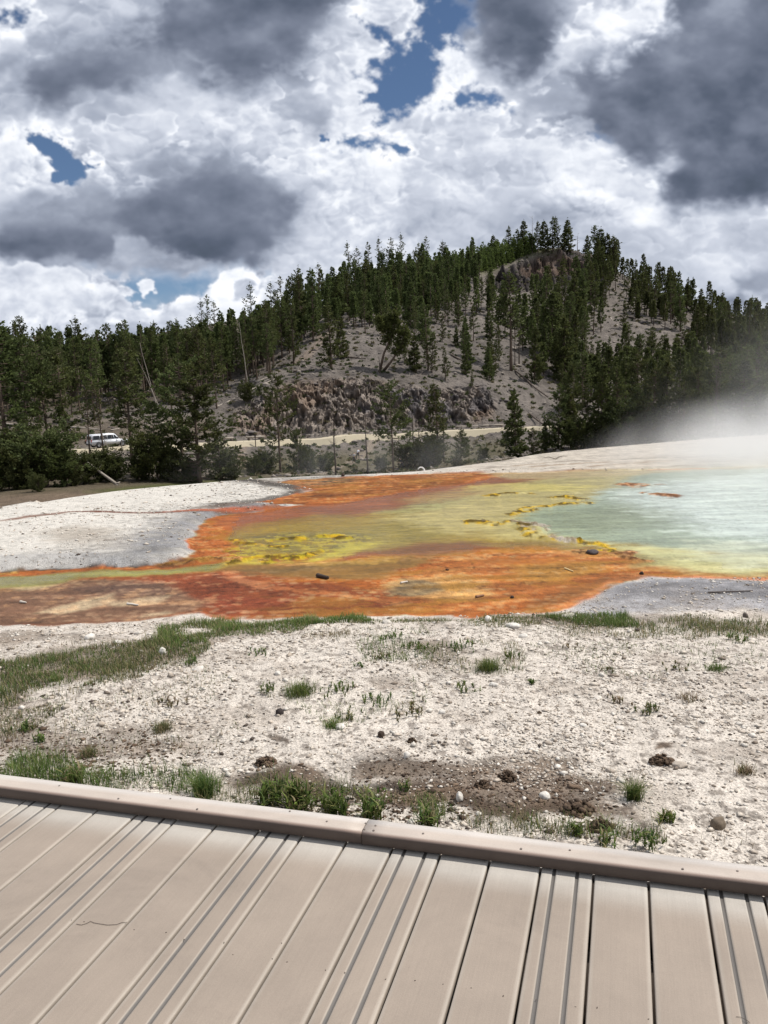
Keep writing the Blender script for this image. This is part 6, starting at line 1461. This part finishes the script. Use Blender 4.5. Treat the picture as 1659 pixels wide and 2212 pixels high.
# separate tufts and leafy plants
def tuft_thing(x, y, wpx, h, kind, label, seed, n=160, leafy=False, lean=.8):
    n = int(n*(1.0 if leafy else 2.2))
    r = np.random.default_rng(seed); p = npt(x, y); D = math.hypot(p[0], p[1]); R = wpx*D/PF/2
    if leafy:
        L = []
        for _ in range(max(7, n//9)):
            q = r.normal(0, R*.48, 2); k = 8; zz = np.linspace(.003, h*r.uniform(.35, .85), k); ld = r.normal(0, .25, 2); pp = np.stack([q[0]+zz*ld[0], q[1]+zz*ld[1], zz], 1)
            L.append(blades(pp, .024 if h < .1 else .050, r, gcol(kind, r), .0040 if h < .1 else .0050, 2, 1.5)); L.append(blades(pp[:1], zz[-1]*1.05, r, gcol(kind, r), .0018, 2, .1))
        V, F, C = merge(L)
    else:
        q = r.normal(0, R*.36, (n, 2)); P = np.stack([q[:, 0], q[:, 1], np.zeros(n)], 1); V, F, C = blades(P, h, r, gcol(kind, r), .0015, 3, 1.1)
    o = link('leafy_plant' if leafy else 'grass_tuft', mesh_np('leafy_plant' if leafy else 'grass_tuft', V, F, GRASS, False, C), None, tuple(p)); tag(o, label, 'plant' if leafy else 'grass tuft', 'plants dotted over the gravel'); return o
for i, (x, y, w, h, k, l, n, lf) in enumerate([
    (650,1497,90,.075,'green','widest green tuft in the middle of the gravel',260,0),(735,1494,90,.05,'green','row of leafy sprouts right of the widest tuft',190,1),(577,1494,44,.06,'green','small leafy sprig left of the widest tuft',110,1),
    (722,1570,54,.055,'fresh','bright tuft below the widest tuft',150,0),(748,1552,44,.05,'mixed','brownish sprouts beside the bright tuft',90,1),(806,1516,60,.05,'green','leafy clump in the middle right of the widest tuft',150,1),
    (884,1538,90,.05,'mixed','broad clump of dark shoots below the dry turf',200,1),(1010,1492,70,.045,'green','line of short leafy shoots at the middle right',130,1),(992,1402,74,.055,'green','rounded leafy cushion below the grass strip',200,1),
    (1055,1448,60,.075,'green','spiky green tuft beside the leafy sprigs',220,0),(1103,1424,44,.05,'green','leafy sprigs right of the spiky green tuft',100,1),(905,1404,64,.055,'green','leafy patch near the top of the gravel, left of the cushion',170,1),
    (845,1378,60,.05,'green','sprouts just under the grass strip at the centre',130,1),(1148,1478,12,.03,'green','single small sprig above the open gravel',40,1),(1550,1446,60,.04,'green','low dark green clump at the right',130,0),
    (1465,1444,60,.035,'mixed','thin row of sprigs left of the low dark clump',100,1),(1590,1384,50,.05,'fresh','bright green clump near the right edge below the strip',150,1),(1400,1538,50,.06,'mixed','tallest sprigs of the sparse brown weeds',150,1),
    (1340,1520,60,.04,'dry','sparse brown weeds on the right gravel',90,1),(1482,1510,70,.05,'dry','pale wiry dead tuft on the right gravel',60,0),(350,1574,56,.05,'mixed','olive tuft in the left gravel',170,0),
    (362,1520,60,.045,'dry','brown stalks above the olive tuft',110,1),(565,1410,50,.04,'green','short leafy clump under the grassy bank',110,1),(412,1432,40,.055,'green','dark green clump at the end of the weedy strip',120,1),
    (50,1582,40,.07,'green','leafy plant near the left edge',120,1),(88,1602,26,.065,'green','second leafy plant right of the one near the left edge',90,1),(192,1632,50,.05,'mixed','grey-green tuft on the lower left gravel',130,0),
    (1610,1668,50,.045,'dry','dry clump near the right edge',90,0),(120,1470,40,.05,'fresh','bright green tuft inside the left turf',100,0),(650,1345,30,.06,'green','clump where the grassy bank thins out',80,0),
    (1690,1425,50,.05,'green','clump cut by the right edge',90,1),(778,1440,26,.04,'green','small leafy sprig left of the dry turf',60,1),(830,1420,50,.04,'mixed','loose sprigs left of the leafy patch',100,1),
    (1230,1400,40,.03,'dry','low dry weed in the upper right gravel',50,1),(1310,1452,50,.03,'mixed','low weed above the sparse brown weeds',60,1),(880,1705,26,.05,'fresh','single green rosette on the dark soil',60,1)]):
    tuft_thing(x, y, w, h, k, l, 600+i, n, bool(lf))
for i, (x, y, w, h, l) in enumerate([(590,1738,60,.13,'tall leafy plants against the rail left of its joint'),(650,1748,60,.14,'dense broad-leaved plants beside the tall leafy plants at the rail'),(720,1760,60,.13,'broad-leaved plants at the rail under the white gravel'),
        (800,1766,60,.15,'tallest leafy stalks leaning right just by the rail joint'),(640,1745,30,.17,'upright single stalk at the rail'),(930,1788,40,.10,'leafy clump at the rail right of the joint'),
        (1245,1805,26,.05,'small leafy pair at the rail near the clods'),(1310,1822,60,.075,'leafy plants at the rail below the dark clod'),(1385,1830,70,.085,'leafy plants at the right end of the rail greenery'),
        (1445,1778,56,.055,'cushion of leaves on the slope of the dark soil'),(1370,1728,44,.10,'thin grass tuft at the corner of the dark soil'),(160,1690,60,.10,'leafy clump in the rail grass at the left'),(440,1722,50,.13,'pale-tipped grass clump at the rail')]):
    tuft_thing(x, y, w, h, 'fresh' if i % 2 else 'green', l, 660+i, 240 if h > .1 else 150, i not in (10, 12))

# sticks
def stick(x0, y0, x1, y1, r, col, label, name='stick', seed=0, lift=.0):
    a = npt(x0, y0); b = npt(x1, y1); L = np.linalg.norm(b-a); bg = Bag(); rr = np.random.default_rng(seed); T = np.linspace(0, 1, 6)
    P = np.array([t*(b-a)+np.array([rr.normal(0, .012*L), rr.normal(0, .012*L), lift*math.sin(t*3.1)]) for t in T]); bg.tube(P, r*(1-.35*T), 7); me = bg.mesh(name, plain('stick_bark', col, .9, .3, 30))
    tag(link(name, me, None, (a[0], a[1], a[2]+r*.8)), label, 'stick')
stick(686,1247,709,1252,.026,S(70,56,46),'short thick dark stick lying in the shallow mat','stick',1)
stick(275,1306,298,1309,.012,S(230,222,210),'small white stick on the brown mat at the left','stick',2)
stick(44,1302,56,1304,.014,S(220,210,196),'pale chip of wood on the mat near the left edge','stick',3)
stick(1530,1283,1626,1280,.008,S(96,86,80),'long thin grey twig on the grey gravel','stick',4)
stick(1220,1229,1238,1236,.010,S(236,206,150),'short pale stick on the ochre shoal','stick',5)
stick(1028,1292,1045,1288,.014,S(150,110,84),'brown stick on the orange mat left of the black stone','stick',6)
stick(1312,1493,1322,1500,.006,S(120,110,104),'thin grey twig on the open gravel','stick',7)
stick(866,1261,880,1258,.012,S(226,214,200),'pale stick on the grey patch of the mat','stick',8)
# hair-thin dead grass stem and crumbs on the boards
def on_deck(x, y, h=.002): return on_plane(x, y, DECK+h)
P = np.array([on_deck(x, y) for x, y in [(165,1996),(176,1998),(186,1995),(196,1990),(202,1993),(212,1995),(232,1998),(252,1997),(262,1993),(275,1992)]])
b = Bag(); b.tube(P-P[0], [.0007]*len(P), 5); tag(link('dry_straw', b.mesh('dry_straw', DARKW), None, tuple(P[0])), 'hair-thin dry stem lying across a plank', 'stem')
P = np.array([on_deck(x, y) for x, y in [(1590,2196),(1600,2197),(1612,2203),(1620,2209)]]); b = Bag(); b.tube(P-P[0], [.0006]*4, 5); tag(link('dry_straw', b.mesh('dry_straw', DARKW), None, tuple(P[0])), 'short curled stem at the bottom right of the boards', 'stem')
V0, F0 = ico(1); r = np.random.default_rng(77); V, F = [], []
for i, (x, y) in enumerate([(47,1973),(155,1987),(290,2008),(359,2014),(398,2030),(484,2036),(503,2062),(588,2071),(620,2078),(703,2096),(745,2101),(833,2115),(897,2118),(957,2126),(1018,2134),(1087,2151),(1158,2160),(1243,2175),(1290,2177),(1401,2201),(608,2037),(182,1991)]):
    p = on_deck(x, y, .001); q = V0*(1+r.normal(0, .2, (len(V0), 1)))*np.array([.0016, .0030, .0012])*r.uniform(.7, 1.2); a = r.uniform(0, 6.28); Rm = np.array([[math.cos(a), -math.sin(a), 0], [math.sin(a), math.cos(a), 0], [0, 0, 1]]); V.append(q@Rm.T+p); F.append(F0+i*len(V0))
tag(link('crumbs', mesh_np('crumbs', np.concatenate(V), np.concatenate(F), DARKW)), 'tiny dark crumbs of soil strewn on the boards', 'crumbs', kind='stuff')
# small curved white rock at the far rim
p = on_plane(909, 1016, .0); Rr = 7.5*math.hypot(p[0], p[1])/PF; b = Bag(); b.tube([(math.cos(t)*Rr, .03*math.sin(t*2), math.sin(t)*Rr*1.1) for t in np.linspace(-.2, 2.6, 9)], np.linspace(.022, .012, 9), 8)
tag(link('curved_rock', b.mesh('curved_rock', plain('bleached', S(236,232,226), .8, .1)), None, (p[0], p[1], float(zn(p[0], p[1])[0]))), 'small white curved rock on the far rim of the terrace', 'root')
# ------------------------------------------------------------------ steam over the spring
def steam(name, label, box, dens, centre, radii, nscale, step, thr=.42, seed=0., top=.5):
    """a box of vapour whose density thins out from `centre` and is broken up by noise"""
    (x0, x1), (y0, y1), (z0, z1) = box
    bm = bmesh.new(); bmesh.ops.create_cube(bm, size=1)
    for v in bm.verts: v.co = Vector(((x0+x1)/2+v.co.x*(x1-x0), (y0+y1)/2+v.co.y*(y1-y0), (z0+z1)/2+v.co.z*(z1-z0)))
    me = bpy.data.meshes.new(name); bm.to_mesh(me); bm.free()
    m = bpy.data.materials.new(name); m.use_nodes = True; t = m.node_tree; t.nodes.clear(); N = t.nodes.new; L = t.links.new
    out = N('ShaderNodeOutputMaterial'); pv = N('ShaderNodeVolumePrincipled'); L(pv.outputs[0], out.inputs['Volume'])
    pv.inputs['Color'].default_value = (.97, .975, .98, 1); pv.inputs['Anisotropy'].default_value = .35
    tc = N('ShaderNodeTexCoord'); mp = N('ShaderNodeMapping'); L(tc.outputs['Object'], mp.inputs[0]); mp.inputs['Scale'].default_value = (.9, .9, .55); mp.inputs['Location'].default_value = (seed, seed*.7, 0)
    no = N('ShaderNodeTexNoise'); no.inputs['Scale'].default_value = nscale; no.inputs['Detail'].default_value = 3; no.inputs['Roughness'].default_value = .55; no.inputs['Distortion'].default_value = .8; L(mp.outputs[0], no.inputs['Vector'])
    mr = N('ShaderNodeMapRange'); mr.interpolation_type = 'SMOOTHSTEP'; mr.inputs[1].default_value = thr; mr.inputs[2].default_value = thr+.26; L(no.outputs[0], mr.inputs[0])
    sub = N('ShaderNodeVectorMath'); sub.operation = 'SUBTRACT'; L(tc.outputs['Object'], sub.inputs[0]); sub.inputs[1].default_value = centre
    dv = N('ShaderNodeVectorMath'); dv.operation = 'DIVIDE'; L(sub.outputs[0], dv.inputs[0]); dv.inputs[1].default_value = radii
    ln = N('ShaderNodeVectorMath'); ln.operation = 'LENGTH'; L(dv.outputs[0], ln.inputs[0])
    fa = N('ShaderNodeMapRange'); fa.interpolation_type = 'SMOOTHSTEP'; fa.inputs[1].default_value = 1.; fa.inputs[2].default_value = .0; L(ln.outputs['Value'], fa.inputs[0])
    m1 = N('ShaderNodeMath'); m1.operation = 'MULTIPLY'; L(fa.outputs[0], m1.inputs[0]); L(mr.outputs[0], m1.inputs[1])
    m2 = N('ShaderNodeMath'); m2.operation = 'MULTIPLY'; L(m1.outputs[0], m2.inputs[0]); m2.inputs[1].default_value = dens
    L(m2.outputs[0], pv.inputs['Density']); me.materials.append(m)
    o = link(name, me); tag(o, label, 'steam', kind='stuff')
    try: m.volume_sampling = 'DISTANCE'
    except Exception: pass
    return o
steam('steam', 'bank of white steam drifting over the far right of the pool', ((2.5, 19), (10.5, 25), (.02, 2.1)), 1.05, (10.8, 17.2, -.1), (7.2, 7.0, 2.1), .60, 1, thr=.32)
steam('steam', 'high ragged veil of steam rising above the far right of the pool', ((3.0, 20), (13, 26), (1.0, 6.5)), .11, (11.6, 20., .2), (6.6, 5.4, 4.6), .42, 1, thr=.38, seed=2.)
steam('steam', 'thin wisps of steam rising along the far rim', ((-6, 3.0), (16.5, 22), (.02, 1.5)), .13, (-.6, 19., .1), (5.2, 2.6, 1.3), .9, 1, thr=.44, seed=4.)
# ------------------------------------------------------------------ camera, sun, sky
def finish():
    cam = bpy.data.cameras.new('camera'); co = bpy.data.objects.new('camera', cam); COL.objects.link(co)
    cam.sensor_fit = 'VERTICAL'; cam.sensor_height = 24; cam.lens = 24*PF/2212.; cam.clip_start = .05; cam.clip_end = 9000
    m = Matrix(CAM.tolist()).to_4x4(); m.translation = (0, 0, EYE); co.matrix_world = m; SC.camera = co
    sun = bpy.data.lights.new('sun', 'SUN'); sun.energy = SUN_E; sun.angle = R_(.53); sun.color = (1, .955, .89)
    so = bpy.data.objects.new('sun', sun); COL.objects.link(so)
    d = Vector((math.sin(R_(SUN_AZ))*math.cos(R_(SUN_EL)), math.cos(R_(SUN_AZ))*math.cos(R_(SUN_EL)), math.sin(R_(SUN_EL))))
    so.rotation_euler = d.to_track_quat('Z', 'Y').to_euler(); so.location = d*50
    col, al, _, _ = sky_map(); Hh, W = al.shape
    img = bpy.data.images.new('cloud_map', W, Hh, alpha=True, float_buffer=True); img.alpha_mode = 'CHANNEL_PACKED'
    px = np.concatenate([col, al[..., None]], -1).astype(np.float32); img.pixels.foreach_set(px.ravel()); img.update(); img.pack()
    w = bpy.data.worlds.new('World'); SC.world = w; w.use_nodes = True; t = w.node_tree; t.nodes.clear()
    N = lambda ty, **k: (lambda x: [setattr(x, a, v) for a, v in k.items()] and x or x)(t.nodes.new(ty))
    L = t.links.new
    out = N('ShaderNodeOutputWorld'); bg = N('ShaderNodeBackground'); bg2 = N('ShaderNodeBackground'); mx = N('ShaderNodeMixShader')
    sky = N('ShaderNodeTexSky', sky_type='NISHITA'); sky.sun_disc = False; sky.sun_elevation = R_(SUN_EL); sky.sun_rotation = R_(SUN_AZ); sky.altitude = 2200
    sky.air_density = 1.0; sky.dust_density = .0; sky.ozone_density = 3.5
    L(sky.outputs[0], bg.inputs[0]); bg.inputs[1].default_value = SKY_E
    tc = N('ShaderNodeTexCoord'); sp = N('ShaderNodeSeparateXYZ'); L(tc.outputs['Generated'], sp.inputs[0])
    def mt(op, a, b=0.):
        x = N('ShaderNodeMath', operation=op)
        for i, v in enumerate((a, b)):
            if hasattr(v, 'default_value'): L(v, x.inputs[i])
            else: x.inputs[i].default_value = v
        return x.outputs[0]
    a = mt('ARCTAN2', sp.outputs[0], sp.outputs[1]); e = mt('ARCSINE', sp.outputs[2])
    u = mt('DIVIDE', mt('SUBTRACT', a, R_(SKY_A0)), R_(SKY_A1-SKY_A0)); v = mt('DIVIDE', mt('SUBTRACT', e, R_(SKY_E0)), R_(SKY_E1-SKY_E0))
    cb = N('ShaderNodeCombineXYZ'); L(u, cb.inputs[0]); L(v, cb.inputs[1])
    im = N('ShaderNodeTexImage', image=img, extension='MIRROR', interpolation='Cubic'); L(cb.outputs[0], im.inputs[0])
    L(im.outputs[0], bg2.inputs[0]); bg2.inputs[1].default_value = CLOUD_E
    L(im.outputs[1], mx.inputs[0]); L(bg.outputs[0], mx.inputs[1]); L(bg2.outputs[0], mx.inputs[2]); L(mx.outputs[0], out.inputs[0])
    vs = SC.view_settings; vs.view_transform = 'Standard'; vs.look = 'None'; vs.exposure = EXPO; vs.gamma = 1; vs.use_curve_mapping = False
    cy = SC.cycles; cy.max_bounces = 5; cy.diffuse_bounces = 2; cy.glossy_bounces = 2; cy.transparent_max_bounces = 8; cy.transmission_bounces = 2
    cy.volume_bounces = 2; cy.volume_step_rate = 1.0; cy.volume_max_steps = 96
    cy.use_denoising = True
    try: cy.denoiser = 'OPENIMAGEDENOISE'
    except Exception: pass
SUN_E, SUN_EL, SUN_AZ, SKY_E, CLOUD_E, EXPO = 3.8, 60, 78, .065, .88, .3
finish()
